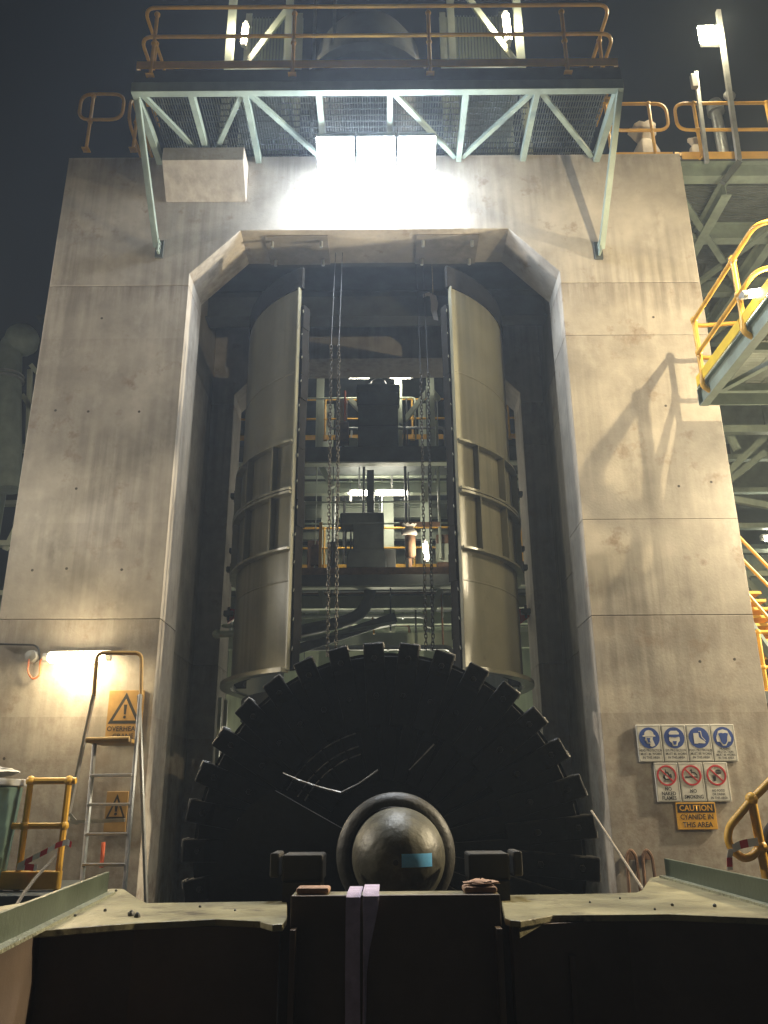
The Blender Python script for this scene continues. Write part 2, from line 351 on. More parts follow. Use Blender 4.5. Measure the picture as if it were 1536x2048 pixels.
for s in (1, -1):
    aF, aB = (-math.pi/2+TH1, math.pi/2-TH2) if s > 0 else (-math.pi/2-TH1, -3*math.pi/2+TH2)
    sh = arc_solid([(MR, Z0), (MR, Z1), (MR-.03, Z1), (MR-.03, Z0)], aF, aB, 40).build('shell', 'mill_paint', mill, True)
    sh['label'] = 'left half of the split khaki mill shell' if s < 0 else 'right half of the split khaki mill shell'
    for z, t, e in ((RZ[0], .028, .085), (RZ[1]+.022, .03, .095), (RZ[1]-.022, .03, .095), (RZ[2], .028, .09), (Z0, .05, .13)):
        arc_solid([(MR+.001, z-t/2), (MR+e, z-t/2), (MR+e, z+t/2), (MR+.001, z+t/2)], aF, aB, 40).build('ring_flange', 'mill_paint', sh, True)
    for z in (4.50, 7.2):
        arc_solid([(MR, z-.012), (MR+.007, z-.004), (MR+.007, z+.004), (MR, z+.012)], aF, aB, 40).build('weld_seam', 'mill_paint', sh, True)
    arc_solid([(MR+.012, Z1+.004), (MR+.012, Z1+.32), (MR-.04, Z1+.32), (MR-.04, Z1+.004)], aF-s*.02, aB, 40).build('shade_band', 'liner', mill, True)  # black band added so the shell tops fade into shade
    # stiffener ribs between the rings
    for zl, zh in ((RZ[2]+.016, RZ[1]-.04), (RZ[1]+.04, RZ[0]-.016)):
        for k in (40.5, 57, 76, 97):
            a = -math.pi/2+s*math.radians(k)
            MB().bar(polar(a, MR+.045, zl), polar(a, MR+.045, zh), .016, .085, up=(math.cos(a), math.sin(a), 0)).build('stiffener', 'mill_paint', sh)
    # door joint flange with bolts
    a = aF
    fl = MB().bar(polar(a, MR+.018, Z0), polar(a, MR+.018, Z1), .020, .05, up=(math.cos(a), math.sin(a), 0)).build('door_flange', 'mill_paint', sh, bevel=.004)
    # rubber liner: stacked blocks with ragged ends
    z = Z0+.02; i = 0
    while z < Z1-.3:
        h = .335; j = random.uniform(-.012, .012)
        a1 = aF-s*math.radians(1.0+random.uniform(-.35, .35)); a2 = aF+s*math.radians(60)
        o = arc_solid([(MR-.035, z+.006), (MR-.035, z+h-.006), (MR-.165+j, z+h-.006), (MR-.165+j, z+.006)], a1, a2, 8).build('liner_block', 'liner', mill, bevel=.006)
        MB().bar(polar(a1, MR-.03, z+h*.72), polar(a1-s*.008, MR+.004, z+h*.6), .006, random.uniform(.01, .035)).build('liner_tab', 'mill_paint', o)
        z += h; i += 1
    for k, z in ((88, 6.1), (88, 5.05), (92, 5.35), (88, 4.45)):
        a = -math.pi/2+s*math.radians(k)
        p = polar(a, MR+.10, z); m = MB().box(p.x-.06, p.x+.06, p.y-.05, p.y+.05, z-.035, z+.035); m.tube([p+V(0, 0, -.09), p+V(0, 0, .09)], .02, 6)
        m.build('dog_clamp', 'steel_dark', sh, bevel=.01)
MB().lathe([(0, 3.30), (1.72, 3.30), (1.72, 3.05), (1.6, 3.0), (1.6, 0)], (MC[0], MC[1], 0), n=40).build('pedestal', 'steel_dark', mill, True)
MB().ibeam((-2.77, 10.0, 9.75), (2.77, 10.0, 9.75), .3, .5, .03).build('support_beam', 'steel_dark', mill)
MB().ibeam((-2.77, 11.6, 9.75), (2.77, 11.6, 9.75), .3, .5, .03).build('support_beam', 'steel_dark', mill)

# ------------------------------------------------------------------ the screw lying on its cradle
SX, SZ = 0.15, 1.77
screw = thing('mill_screw', 'huge black helical mill screw with blocky wear shoes lying on its cradle', 'mill screw', (SX, 6, SZ))
YS, PITCHM, RO, RI = 6.12, 0.6, 1.455, 0.26
SXF = SX-.06
A0 = math.radians(152); TURN = 3.4
def hel(a): return YS+PITCHM*(a-A0)/(2*math.pi)
n = int(TURN*72); mb = MB()
for i in range(n+1):
    a = A0+TURN*2*math.pi*i/n; y = hel(a); ca, sa = math.cos(a), math.sin(a)
    lead = 1.0 if i > 14 else 0.60+0.385*(i/14)**.8
    for r, dy in ((RI, -.045), (RI+.35*(RO-RI), -.05), (RO*lead, -.045), (RO*lead, .045), (RI, .045)): mb.v.append((SXF+r*ca, y+dy, SZ+r*sa))
for i in range(n):
    for j in range(5):
        j2 = (j+1) % 5; mb.f.append((i*5+j, i*5+j2, (i+1)*5+j2, (i+1)*5+j))
mb.f.append((0, 1, 2, 3, 4)); mb.f.append(tuple(n*5+j for j in (4, 3, 2, 1, 0)))
mb.build('flight', 'screw', screw, True)
# wear shoes along the rim and liner plates on the face
nsh = int((TURN-.2)*33)
for i in range(nsh):
    a = A0+math.radians(72)+2*math.pi*i/33; y = hel(a)
    ca, sa = math.cos(a), math.sin(a); T = V(-sa, 0, ca); Rv = V(ca, 0, sa)
    c = V(SXF, y, SZ)
    mb = MB()
    j = random.uniform(-.008, .008)
    pr = [(RO-.60, -.035), (RO-.56, -.085), (RO-.13, -.10), (RO-.10, -.125), (RO+.075+j, -.125), (RO+.075+j, .12), (RO-.02, .12), (RO-.06, .06), (RO-.60, .06)]
    vs = [c+Rv*r+V(0, d, 0)-T*.082 for r, d in pr]+[c+Rv*r+V(0, d, 0)+T*.082 for r, d in pr]; k = len(pr)
    mb.add(vs, [tuple(range(k-1, -1, -1)), tuple(range(k, 2*k))]+[(q, (q+1) % k, k+(q+1) % k, k+q) for q in range(k)])
    sho = mb.build('wear_shoe', 'screw', screw, bevel=.012)
    # painted highlight: pale lip along the shoe's outer corner
    e0 = c+Rv*(RO+.079+j)-T*.078; e1 = c+Rv*(RO+.079+j)+T*.078
    e1b = c+Rv*(RO+.03)-T*.088+V(0, -.02, 0)
    MB().tube([e1b+V(0, -.06, 0), e0+V(0, -.09, 0), e0*.7+e1*.3+V(0, -.095, 0)], .0075, 5).build('lip_highlight', 'screw_highlight', sho)
    for rb_ in (RO-.34, RO-.05):
        pb = c+Rv*rb_+V(0, -.10 if rb_ < RO-.1 else -.125, 0)
        MB().lathe([(0, -.022), (.020, -.022), (.024, -.008), (.024, .02)], pb, 'Y', 6).build('shoe_bolt', 'bolt_worn', sho) if i < 38 else None
    if i < 40:
        mid = a+math.pi/33
        y2 = hel(mid); R2 = V(math.cos(mid), 0, math.sin(mid)); T2 = V(-math.sin(mid), 0, math.cos(mid)); c2 = V(SXF, y2-.055, SZ)
        q = [c2+R2*(RI+.22)-T2*.045, c2+R2*(RO-.03)-T2*.085, c2+R2*(RO-.03)+T2*.085, c2+R2*(RI+.22)+T2*.045]
        MB().add(q+[v+V(0, -.02, 0) for v in q], [(0, 1, 2, 3), (7, 6, 5, 4), (0, 4, 5, 1), (1, 5, 6, 2), (2, 6, 7, 3), (3, 7, 4, 0)]).build('face_liner', 'screw', screw, bevel=.006)
# pale strips paint the lit leading edge and the next turn's liner lines
MB().tube([at(566, 1546, 6.02), at(600, 1562, 6.02), at(640, 1575, 6.02), at(682, 1586, 6.02), at(720, 1566, 6.02), at(756, 1540, 6.02)], [.004, .009, .008, .010, .004, .006], 6).build('leading_edge', 'screw_highlight', screw)
MB().tube([at(818, 1540, 6.02), at(868, 1488, 6.02)], [.004, .006], 5).build('leading_edge', 'screw_highlight', screw)
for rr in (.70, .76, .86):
    MB().tube([V(SXF+rr*math.cos(A0+t), hel(A0+2*math.pi+t)-.075, SZ+rr*math.sin(A0+t)) for t in [-.02-.1*k for k in range(9)]], .006, 5).build('liner_line', 'screw_highlight', screw)
MB().lathe([(0, -.02), (.30, -.02), (.30, 3.4), (0, 3.4)], (SX, 5.25, SZ), 'Y', 40).build('shaft', 'screw', screw, True)
MB().lathe([(.27, -.07), (.31, -.06), (.338, -.03), (.35, .0), (.35, .08), (.28, .08)], (SX+.005, 5.22, SZ+.035), 'Y', 56).build('hub_flange', 'collar', screw, True)
prof = [(r_*.92, h_) for r_, h_ in [(0.0, -.42), (.06, -.415), (.12, -.395), (.17, -.365), (.22, -.315), (.255, -.255), (.28, -.18), (.292, -.1), (.296, 0.0)]]
dome = MB().lathe(prof, (SX+.02, 5.215, SZ+.03), 'Y', 48).build('hub_dome', 'hub_steel', screw, True)
MB().tube([V(SX+.0, 4.78, SZ+.02), V(SX+.0, 4.80, SZ+.02)], .015, 10).build('dome_plug', 'cable', dome)
# added blue patch on the dome, standing for a blanked-out name box
lb = MB(); pts = []
def dome_y(x, z):
    r = math.hypot(x, z)
    for (r0, y0), (r1, y1) in zip(prof, prof[1:]):
        if r0 <= r <= r1: return y0+(y1-y0)*(r-r0)/(r1-r0)
    return 0
NX, NZ = 10, 5
for j in range(NZ+1):
    for i in range(NX+1):
        x = .012+.168*i/NX; z = -.035+.068*j/NZ; lb.v.append((SX+.02+x, 5.215+dome_y(x, z)-.003, SZ+.03+z))
for j in range(NZ):
    for i in range(NX): lb.f.append((j*(NX+1)+i, j*(NX+1)+i+1, (j+1)*(NX+1)+i+1, (j+1)*(NX+1)+i))
lb.build('blue_patch', 'cyan_patch', dome, True)
# ------------------------------------------------------------------ the cradle frame in front
FZ = 1.606
cradle = thing('cradle_frame', 'heavy olive steel cradle frame carrying the screw, torch cut flange edges', 'steel frame', (0.1, 4.2, 0))
def zpt(px, py, z=FZ): p = atz(px, py, z); return (p.x, p.y)
left = [zpt(-160, 1885), zpt(0, 1866), zpt(120, 1858), zpt(270, 1846), zpt(430, 1838), zpt(520, 1842), zpt(545, 1849), zpt(566, 1848), zpt(574, 1836), zpt(574, 1802), zpt(440, 1804), zpt(295, 1806), zpt(280, 1800), zpt(248, 1778), zpt(225, 1777), zpt(-160, 1838)]
right = [zpt(1010, 1836), zpt(1020, 1840), zpt(1040, 1842), zpt(1075, 1836), zpt(1105, 1830), zpt(1250, 1829), zpt(1340, 1828), zpt(1536, 1836), zpt(1700, 1846), zpt(1700, 1800), zpt(1318, 1752), zpt(1300, 1756), zpt(1284, 1780), zpt(1272, 1785), zpt(1160, 1788), zpt(1000, 1790)]
for pl in (left, right):
    MB().slab(pl, FZ-.028, FZ).build('top_flange', 'cradle_paint', cradle, bevel=.004)
# front web plates below the flanges and the deep saddle plate between them
wl = [zpt(-160, 1876), zpt(0, 1858), zpt(270, 1840), zpt(560, 1836)]
wr = [zpt(1020, 1836), zpt(1250, 1824), zpt(1536, 1832), zpt(1700, 1842)]
for pl in (wl, wr):
    for a, b in zip(pl, pl[1:]):
        MB().bar((*a, FZ/2), (*b, FZ/2), .03, FZ-.06).build('web_plate', 'cradle_web', cradle)
# flange drop lip at the torch-cut piece on the right and a run on the left
c = zpt(1038, 1841); d = zpt(1098, 1830)
MB().add([(c[0], c[1], FZ-.005), (d[0], d[1], FZ-.005), (d[0]+.02, d[1], FZ-.012), (c[0], c[1], FZ-.07)], [(0, 1, 2, 3)]).add([(c[0], c[1]+.012, FZ-.005), (d[0], d[1]+.012, FZ-.005), (d[0]+.02, d[1]+.012, FZ-.012), (c[0], c[1]+.012, FZ-.07)], [(3, 2, 1, 0)]).build('cut_lip', 'cradle_paint', cradle)
for px in (20, 1135):
    a = zpt(px, 1852 if px < 600 else 1830)
    MB().box(a[0]-.012, a[0]+.012, a[1]-.035, a[1]+.01, .02, FZ-.16).build('stiffener', 'cradle_web', cradle)
sL, sR = at(582, 1790, 4.02), at(1000, 1790, 4.02)
MB().box(sL.x, sR.x, 4.02, 4.05, 0.02, 1.706).build('saddle_plate', 'cradle_web', cradle, bevel=.003)
MB().box(sL.x, sR.x, 4.052, 4.20, 1.675, 1.706).build('saddle_top', 'cradle_paint', cradle, bevel=.003)
for x in (sL.x+.02, sR.x-.02):
    MB().box(x-.012, x+.012, 4.052, 4.20, 0.02, 1.672).build('saddle_side', 'cradle_web', cradle)
    MB().box(x-.012, x+.012, 3.93, 4.018, 0.02, 1.58).build('stiffener', 'cradle_web', cradle)
# long side members: upright plate with a rolled lower leg
for a, b, a2, b2, nm in (((215, 1745), (-160, 1888), (228, 1772), (-160, 1912), 'l'), ((1331, 1718), (1700, 1796), (1322, 1752), (1700, 1826), 'r')):
    zt = FZ+.115
    p, q = atz(*a, zt), atz(*b, zt)
    d = (q-p); d.z = 0
    MB().bar((p.x, p.y, FZ+.06), (q.x, q.y, FZ+.06), .022, .118).build('side_plate', 'cradle_green', cradle, bevel=.003)
    s = 1 if nm == 'l' else -1
    MB().bar((p.x+s*.034, p.y, FZ+.006), (q.x+s*.034, q.y, FZ+.006), .045, .014).build('weld_leg', 'weld_grain', cradle, True)
    MB().bar((p.x, p.y, FZ/2), (q.x, q.y, FZ/2), .022, FZ-.02).build('side_web', 'cradle_web', cradle)
# clamp blocks either side of the hub, standing on timber
for s in (-1, 1):
    x = SX+s*.50
    MB().box(x-.10, x+.10, 4.74, 5.03, 0.02, 1.70).build('clamp_pedestal', 'clamp', cradle)
    k = MB().box(x-.11, x+.11, 4.76, 5.03, 1.702, 1.835).build('clamp_block', 'clamp', cradle, bevel=.012)
    MB().box(x-.125*1.0+(s > 0)*.255-(s < 0)*.05, x-.125+(s > 0)*.255+(s > 0)*.05, 4.77, 5.0, 1.72, 1.845).build('clamp_cap', 'clamp', k, bevel=.012)
    xt = SX+(-.385 if s < 0 else .375)
    t = MB().box(xt-.075, xt+.075, 4.06, 4.19, 1.708, 1.735).build('packing_timber', 'timber', bevel=.01)
    tag(t, 'rough timber packer on the saddle under the frayed rag' if s > 0 else 'bare rough timber packer on the saddle, no rag on it', 'timber')
def rag(name, label, c, rx, ry, rz, mt='bag', seed=1):
    rnd = random.Random(seed); mb = MB(); N, M = 14, 8
    for j in range(M+1):
        for i in range(N):
            a = 2*math.pi*i/N; t = j/M; k = math.sin(math.pi*min(1, t*.98+.02))*.9+.12; k *= rnd.uniform(.72, 1.15)
            mb.v.append((c[0]+rx*k*math.cos(a), c[1]+ry*k*math.sin(a), c[2]+rz*t*rnd.uniform(.8, 1.1)))
    for j in range(M):
        for i in range(N): mb.f.append((j*N+i, j*N+(i+1) % N, (j+1)*N+(i+1) % N, (j+1)*N+i))
    mb.f.append(tuple(range(N-1, -1, -1))); mb.f.append(tuple(M*N+i for i in range(N)))
    return tag(mb.build(name, mt, None, True), label, 'rag')
rag('rag', 'crumpled dirty rag stuffed between clamp and timber packer', (SX+.385, 4.12, 1.734), .085, .06, .03, 'timber', 3)

# lilac lifting sling over the saddle
sl = thing('lifting_sling', 'lilac webbing sling draped over the front of the saddle', 'sling', (.0, 4.0, 1.7))
def ribbon(mb, pts, wv, th=.006):
    pts = [V(p) for p in pts]; wv = [V(x) for x in wv] if isinstance(wv, list) else [V(wv)]*len(pts); nn = []
    for i, p in enumerate(pts):
        d = (pts[min(i+1, len(pts)-1)]-pts[max(i-1, 0)]).normalized(); nn.append(d.cross(wv[i]).normalized()*th/2)
    for p, x, m in zip(pts, wv, nn): mb.v += [tuple(p-x/2-m), tuple(p+x/2-m), tuple(p+x/2+m), tuple(p-x/2+m)]
    for i in range(len(pts)-1):
        for j in range(4): mb.f.append((i*4+j, i*4+(j+1) % 4, (i+1)*4+(j+1) % 4, (i+1)*4+j))
    k = (len(pts)-1)*4; mb.f += [(3, 2, 1, 0), (k, k+1, k+2, k+3)]; return mb
xa = at(708, 1790, 4.0).x
ribbon(MB(), [(xa, 4.35, 1.712), (xa, 4.1, 1.713), (xa, 4.02, 1.712), (xa-.003, 3.997, 1.70), (xa-.004, 3.985, 1.66), (xa-.004, 3.985, 1.4), (xa-.001, 3.98, 1.1), (xa+.012, 3.98, .6), (xa+.02, 3.98, .25)], V(.064, 0, .0)).build('strap', 'sling', sl, True)
xb = at(742, 1788, 4.0).x
ribbon(MB(), [(xb, 4.35, 1.72), (xb, 4.1, 1.721), (xb, 4.02, 1.72), (xb+.001, 3.985, 1.705), (xb-.002, 3.97, 1.66), (xb-.010, 3.965, 1.58), (xb-.020, 3.965, 1.5), (xb-.026, 3.97, 1.4), (xb-.03, 3.975, 1.1), (xb-.022, 3.975, .6), (xb-.02, 3.975, .25)],
       [V(.072, 0, 0)]*4+[V(.066, .012, 0), V(.044, .02, 0), V(.024, .024, 0), V(.010, .02, 0), V(.008, .02, 0), V(.008, .02, 0), V(.008, .02, 0)]).build('twisted_strap', 'sling', sl, True)
# loose ore pebbles and scraps on the flanges
for i, (px, py, r) in enumerate([(262, 1832, .016), (274, 1835, .014), (210, 1823, .008), (140, 1815, .012), (190, 1800, .008), (400, 1815, .007), (232, 1783, .008), (108, 1848, .009), (1345, 1812, .008), (1430, 1814, .010), (1180, 1806, .006), (1240, 1798, .006), (85, 1842, .008), (1310, 1820, .006), (470, 1822, .006), (150, 1833, .007)]):
    p = atz(px, py, FZ); rnd = random.Random(i); mb = MB().ball((p.x, p.y, FZ+r*.6), r, 7, 5)
    mb.v = [(x+rnd.uniform(-.2, .2)*r, y+rnd.uniform(-.2, .2)*r, z) for x, y, z in mb.v]
    tag(mb.build('ore_pebble', 'rubber', None, False), 'small dark ore pebble lying on the olive flange', 'pebble', 'ore pebbles on the cradle flanges')

# ------------------------------------------------------------------ high platform bracketed off the portal
PF = 7.75; DZ = 10.70; PX0, PX1 = -2.97, 3.08
plat = thing('bracket_platform', 'grating platform on steel brackets projecting above the portal opening', 'platform', (0, 9, 10.5))
MB().box(PX0, PX1, PF, PF+.09, 10.325, 10.475).build('front_beam', 'steel_green', plat, bevel=.004)
MB().box(PX0+.01, PX1-.01, PF+.03, PF+.09, 10.478, 10.695).build('edge_channel', 'steel_dark', plat)
for x in (PX0, PX1-.08): MB().box(x, x+.08, PF+.092, 8.99, 10.33, 10.475).build('side_beam', 'steel_green', plat)
jx = [at(px, 175, PF).x for px in (378, 488, 636, 780, 934, 1078)]
for x in jx: MB().box(x-.035, x+.035, PF+.092, 8.99, 10.35, 10.465).build('joist', 'steel_green', plat)
xs = [PX0+.06]+jx+[PX1-.06]
for i, (a, b) in enumerate(zip(xs, xs[1:])):
    if i == 3: continue
    y0, y1 = (PF+.12, 8.95) if i % 2 == 0 else (8.95, PF+.12)
    MB().bar((a+.05, y0, 10.40), (b-.05, y1, 10.40), .06, .05).build('brace', 'steel_green', plat)
for a, b in zip(xs, xs[1:]):                      # grating panels of real bars
    mb = MB(); x = a+.02
    while x < b-.02: mb.box(x, x+.005, PF+.10, 9.4, 10.64, 10.67); x += .034
    y = PF+.12
    while y < 9.4: mb.box(a+.02, b-.02, y, y+.007, 10.655, 10.675); y += .10
    mb.build('grating_panel', 'grating', plat)
for (a, b, c) in (((275, 172), (317, 495), -1), ((1236, 180), (1199, 498), 1)):
    p, q = at(*a, PF+.05), at(*b, 8.93)
    st = MB().bar(p, q, .075, .02, up=(1, 0, 0)).bar(p+V(.03*c, .0, 0), q+V(.03*c, 0, 0), .02, .075, up=(1, 0, 0)).build('strut', 'steel_green', plat)
    MB().box(q.x-.05, q.x+.05, 8.965, 8.997, q.z-.12, q.z+.14).build('foot_plate', 'steel_dark', st)
    MB().box(q.x-.012, q.x+.012, 8.87, 8.964, q.z-.08, q.z+.10).build('cleat', 'steel_green', st)
    for k in (-.02, .05): MB().tube([(q.x-.02, 8.92, q.z+k), (q.x+.03, 8.92, q.z+k)], .012, 6).build('bolt', 'galvanised', st)
pp = [at(px, 130, PF).x for px in (302, 585, 860, 1135)]
handrail('handrail', 'rust-orange handrail along the front of the bracket platform', [(PX0+.06, 8.75, DZ), (PX0+.03, PF+.02, DZ), (PX1-.03, PF+.02, DZ), (PX1-.06, 8.75, DZ)],
         [(pp[0], PF+.02, DZ-.12)]+[(x, PF+.02, DZ-.12) for x in pp[1:]]+[(PX1-.04, 8.3, DZ), (PX0+.05, 8.3, DZ)], h=1.04)

# floodlights slung under the platform
for k, (x, lab) in enumerate(((-.50, 'glaring white floodlight under the platform, the head on the corbel side'), (.03, 'glaring white floodlight under the platform, middle head of the bank'), (.56, 'glaring white floodlight under the platform, the head furthest from the corbel'))):
    fl = thing('floodlight', lab, 'floodlight', (x, 8.35, 9.95), 'floodlights under the bracket platform')
    c = V(x, 8.50, 10.06); d = V(0, -.52, -.85).normalized(); u2 = V(0, .85, -.52).normalized()
    h = MB().bar(c, c-d*.12, .50, .42, up=u2).build('housing', 'galvanised', fl, bevel=.015)
    for j in range(5): MB().bar(c-d*.125+u2*(-.13+.065*j), c-d*.17+u2*(-.13+.065*j), .40, .012, up=u2).build('cooling_fin', 'galvanised', h)
    MB().bar(c+d*.004, c+d*.008, .47, .39, up=u2).build('lens', 'flood_lens', fl)
    MB().tube(fillet([c+V(-.24, 0, 0)-d*.06, c+V(-.24, .05, .38), c+V(.24, .05, .38), c+V(.24, 0, 0)-d*.06], .04), .014, 6).build('yoke', 'galvanised', fl)
    light('flood_beam', c+d*.06, 720, (.92, .95, 1.0), .14, fl, 'SPOT', aim=c+V(0, -.75, -.66)*3, angle=math.radians(112), blend=.7)
    light('flood_spill', c+V(0, .30, -.36), 70, (.80, .89, 1.0), .10, fl)
    light('flood_spill', c+V(0, -.05, -.28), 45, (.74, .86, 1.0), .10, fl)

# rails on the portal's roof edge
handrail('handrail', 'short yellow handrail end on the roof corner, far from the stack pipe', [at(148, 296, 9.15).xyz, at(236, 296, 9.15).xyz], [at(172, 300, 9.15)], h=.98, toe=False)
handrail('handrail', 'short yellow handrail tucked behind the bracket platform corner', [at(250, 296, 9.5).xyz, (at(262, 296, 9.5).x+.1, 10.9, 10.5)], [at(266, 300, 9.5)], h=.98, toe=False)
zt = 10.485
a = at(1225, 300, 9.12); b = at(1345, 300, 9.12); c = at(1362, 300, 9.12)
handrail('handrail', 'yellow handrail on the portal roof in front of the white bag', [(a.x, 9.12, zt), (b.x, 9.12, zt)], [(at(1310, 300, 9.12).x, 9.12, zt), (at(1222, 300, 9.12).x, 9.12, zt)], h=1.0)
handrail('handrail', 'long yellow handrail of the side platform running past the stack pipe', [(c.x, 9.12, zt), (7.5, 9.12, zt)], [(at(1402, 300, 9.12).x, 9.12, zt), (5.6, 9.12, zt), (7.2, 9.12, zt)], h=1.0)

# ------------------------------------------------------------------ side platform (beyond the right leg) and things on it
sp = thing('side_platform', 'steel side platform at roof level beyond the right concrete leg', 'platform', (5.6, 9.5, 10))
MB().ibeam((4.25, 9.2, 10.33), (9, 9.2, 10.33), .15, .26, .016).build('edge_beam', 'steel_green', sp)
MB().box(4.25, 9, 9.13, 9.16, 10.47, 10.50).build('deck_edge', 'steel_dark', sp)
for y in (10.4, 11.8, 13.4): MB().ibeam((4.25, y, 10.25), (9, y, 10.25), .15, .3, .016).build('cross_beam', 'steel_green', sp)
for x in (4.9, 6.0, 7.2): MB().ibeam((x, 9.3, 10.15), (x, 14.5, 10.15), .14, .25, .014).build('joist', 'steel_green', sp)
mb = MB(); y = 9.2
while y < 14.5: mb.box(4.25, 9, y, y+.006, 10.44, 10.468); y += .05
mb.box(4.25, 9, 9.2, 14.5, 10.469, 10.475).build('deck_grating', 'grating', sp)
for p, q in (((4.3, 9.4, 10.1), (6.2, 11.8, 10.1)), ((6.2, 9.4, 10.1), (4.6, 13.0, 10.1))): MB().bar(p, q, .09, .06).build('brace', 'steel_green', sp)
# stack pipe, lamp mast and short mast
stp = thing('stack_pipe', 'pale grey vent stack pipe with a capped collar behind the long handrail', 'pipe', (at(1450, 300, 10.2).x, 10.2, 10.5))
sx = at(1438, 300, 10.2).x+.06
MB().lathe([(.0, 10.5), (.085, 10.5), (.085, 12.45), (0, 12.45)], (sx, 10.2, 0), n=20).build('barrel', 'galvanised', stp, True)
MB().lathe([(.0, 12.40), (.13, 12.40), (.13, 12.55), (.10, 12.62), (0, 12.64)], (sx, 10.2, 0), n=20).build('cap', 'galvanised', stp, True)
for z in (11.2, 11.05): MB().lathe([(.086, z), (.094, z), (.094, z+.02), (.086, z+.02)], (sx, 10.2, 0), n=20).build('band', 'cable', stp)
mast = thing('lamp_mast', 'leaning square mast with a lit warm floodlight above the side platform', 'lamp mast', at(1480, 320, 8.9))
p, q = at(1478, 322, 8.9), at(1436, 22, 8.9)
MB().bar(p, q, .06, .06, up=(0, 1, 0)).build('pole', 'galvanised', mast)
MB().bar(p+V(-.0, 0, -.02), p+V(-.25, .05, -.32), .08, .06, up=(0, 1, 0)).build('knee', 'steel_dark', mast)
hc = at(1421, 70, 8.85)
MB().box(hc.x-.12, hc.x+.17, 8.86, 8.98, hc.z-.10, hc.z+.12).build('lamp_housing', 'galvanised', mast, bevel=.02)
MB().box(hc.x-.17, hc.x+.14, 8.82, 8.858, hc.z-.15, hc.z+.15).build('lamp_lens', 'pole_lens', mast, bevel=.006)
MB().lathe([(0, -.02), (.08, -.015), (.085, .02), (0, .03)], (at(1462, 185, 8.9).x, 8.95, at(1462, 185, 8.9).z), 'Y', 14).build('junction_box', 'galvanised', mast, True)
light('mast_light', (hc.x, 8.72, hc.z-.05), 160, (1, .84, .52), .1, mast)
sm = thing('short_mast', 'short leaning steel post with a small control box beside the lamp mast', 'post', at(1415, 330, 9.0))
p, q = at(1414, 325, 9.0), at(1391, 145, 9.0)
MB().bar(p, q, .05, .05, up=(0, 1, 0)).build('pole', 'galvanised', sm)
e = at(1388, 165, 8.95); MB().box(e.x-.05, e.x+.04, 8.9, 8.965, e.z-.12, e.z+.12).build('control_box', 'plastic_grey', sm, bevel=.01)
# clutter: bag, tube, stillage
def sack(name, label, c, wx, wy, h, mt='bag', seed=2):
    rnd = random.Random(seed); mb = MB(); N = 18; rows = [(0, .95), (.12, 1.02), (.3, .98), (.5, .9), (.66, .72), (.74, .5), (.78, .42), (.84, .6), (.93, .85), (1, .95)]
    for t, k in rows:
        for i in range(N):
            a = 2*math.pi*i/N; kk = k*rnd.uniform(.93, 1.07)*(1+.07*math.sin(5*a))
            mb.v.append((c[0]+wx/2*kk*math.cos(a), c[1]+wy/2*kk*math.sin(a), c[2]+h*t+(rnd.uniform(-.03, .05) if t > .9 else 0)))
    for j in range(len(rows)-1):
        for i in range(N): mb.f.append((j*N+i, j*N+(i+1) % N, (j+1)*N+(i+1) % N, (j+1)*N+i))
    mb.f.append(tuple(range(N-1, -1, -1))); return tag(mb.build(name, mt, None, True), label, 'bag')
e = at(1297, 300, 9.5); sack('bulk_bag', 'tied white bag leaning behind the yellow handrail on the portal roof', (e.x, 9.6, 10.49), .42, .4, .98)
e0, e1 = at(1300, 285, 9.4), at(1385, 270, 9.4)
tag(MB().tube([(e0.x, 9.4, 10.62), (e1.x, 9.42, 10.70)], .075, 14).build('roll', 'purple', None, True), 'purple plastic roll lying beside the white bag', 'roll')
stl = thing('stillage', 'yellow mesh-sided stillage crate behind the purple roll', 'crate', (4.0, 9.9, 10.5))
x0, x1 = at(1340, 250, 9.8).x, at(1432, 250, 9.8).x
for x in (x0, x1):
    for y in (9.75, 10.4): MB().box(x-.03, x+.03, y-.03, y+.03, 10.5, 11.18).build('corner_post', 'yellow', stl)
for z in (10.55, 11.15):
    for y in (9.75, 10.4): MB().box(x0+.03, x1-.03, y-.02, y+.02, z-.03, z+.03).build('rail', 'yellow', stl)
k = x0+.06
mb = MB()
while k < x1: mb.box(k-.003, k+.003, 9.746, 9.752, 10.56, 11.13); k += .05
for z in (10.7, 10.85, 11.0): mb.box(x0, x1, 9.740, 9.745, z-.003, z+.003)
mb.build('mesh_side', 'galvanised', stl)
MB().box(x1-.30, x1+.03, 9.70, 9.742, 10.5, 11.10).build('side_panel', 'yellow', stl)
e = at(1388, 262, 9.3); sack('torn_bag', 'small torn white bag hanging by the stillage, behind the short post', (e.x, 9.35, 10.62), .2, .15, .42, seed=5)

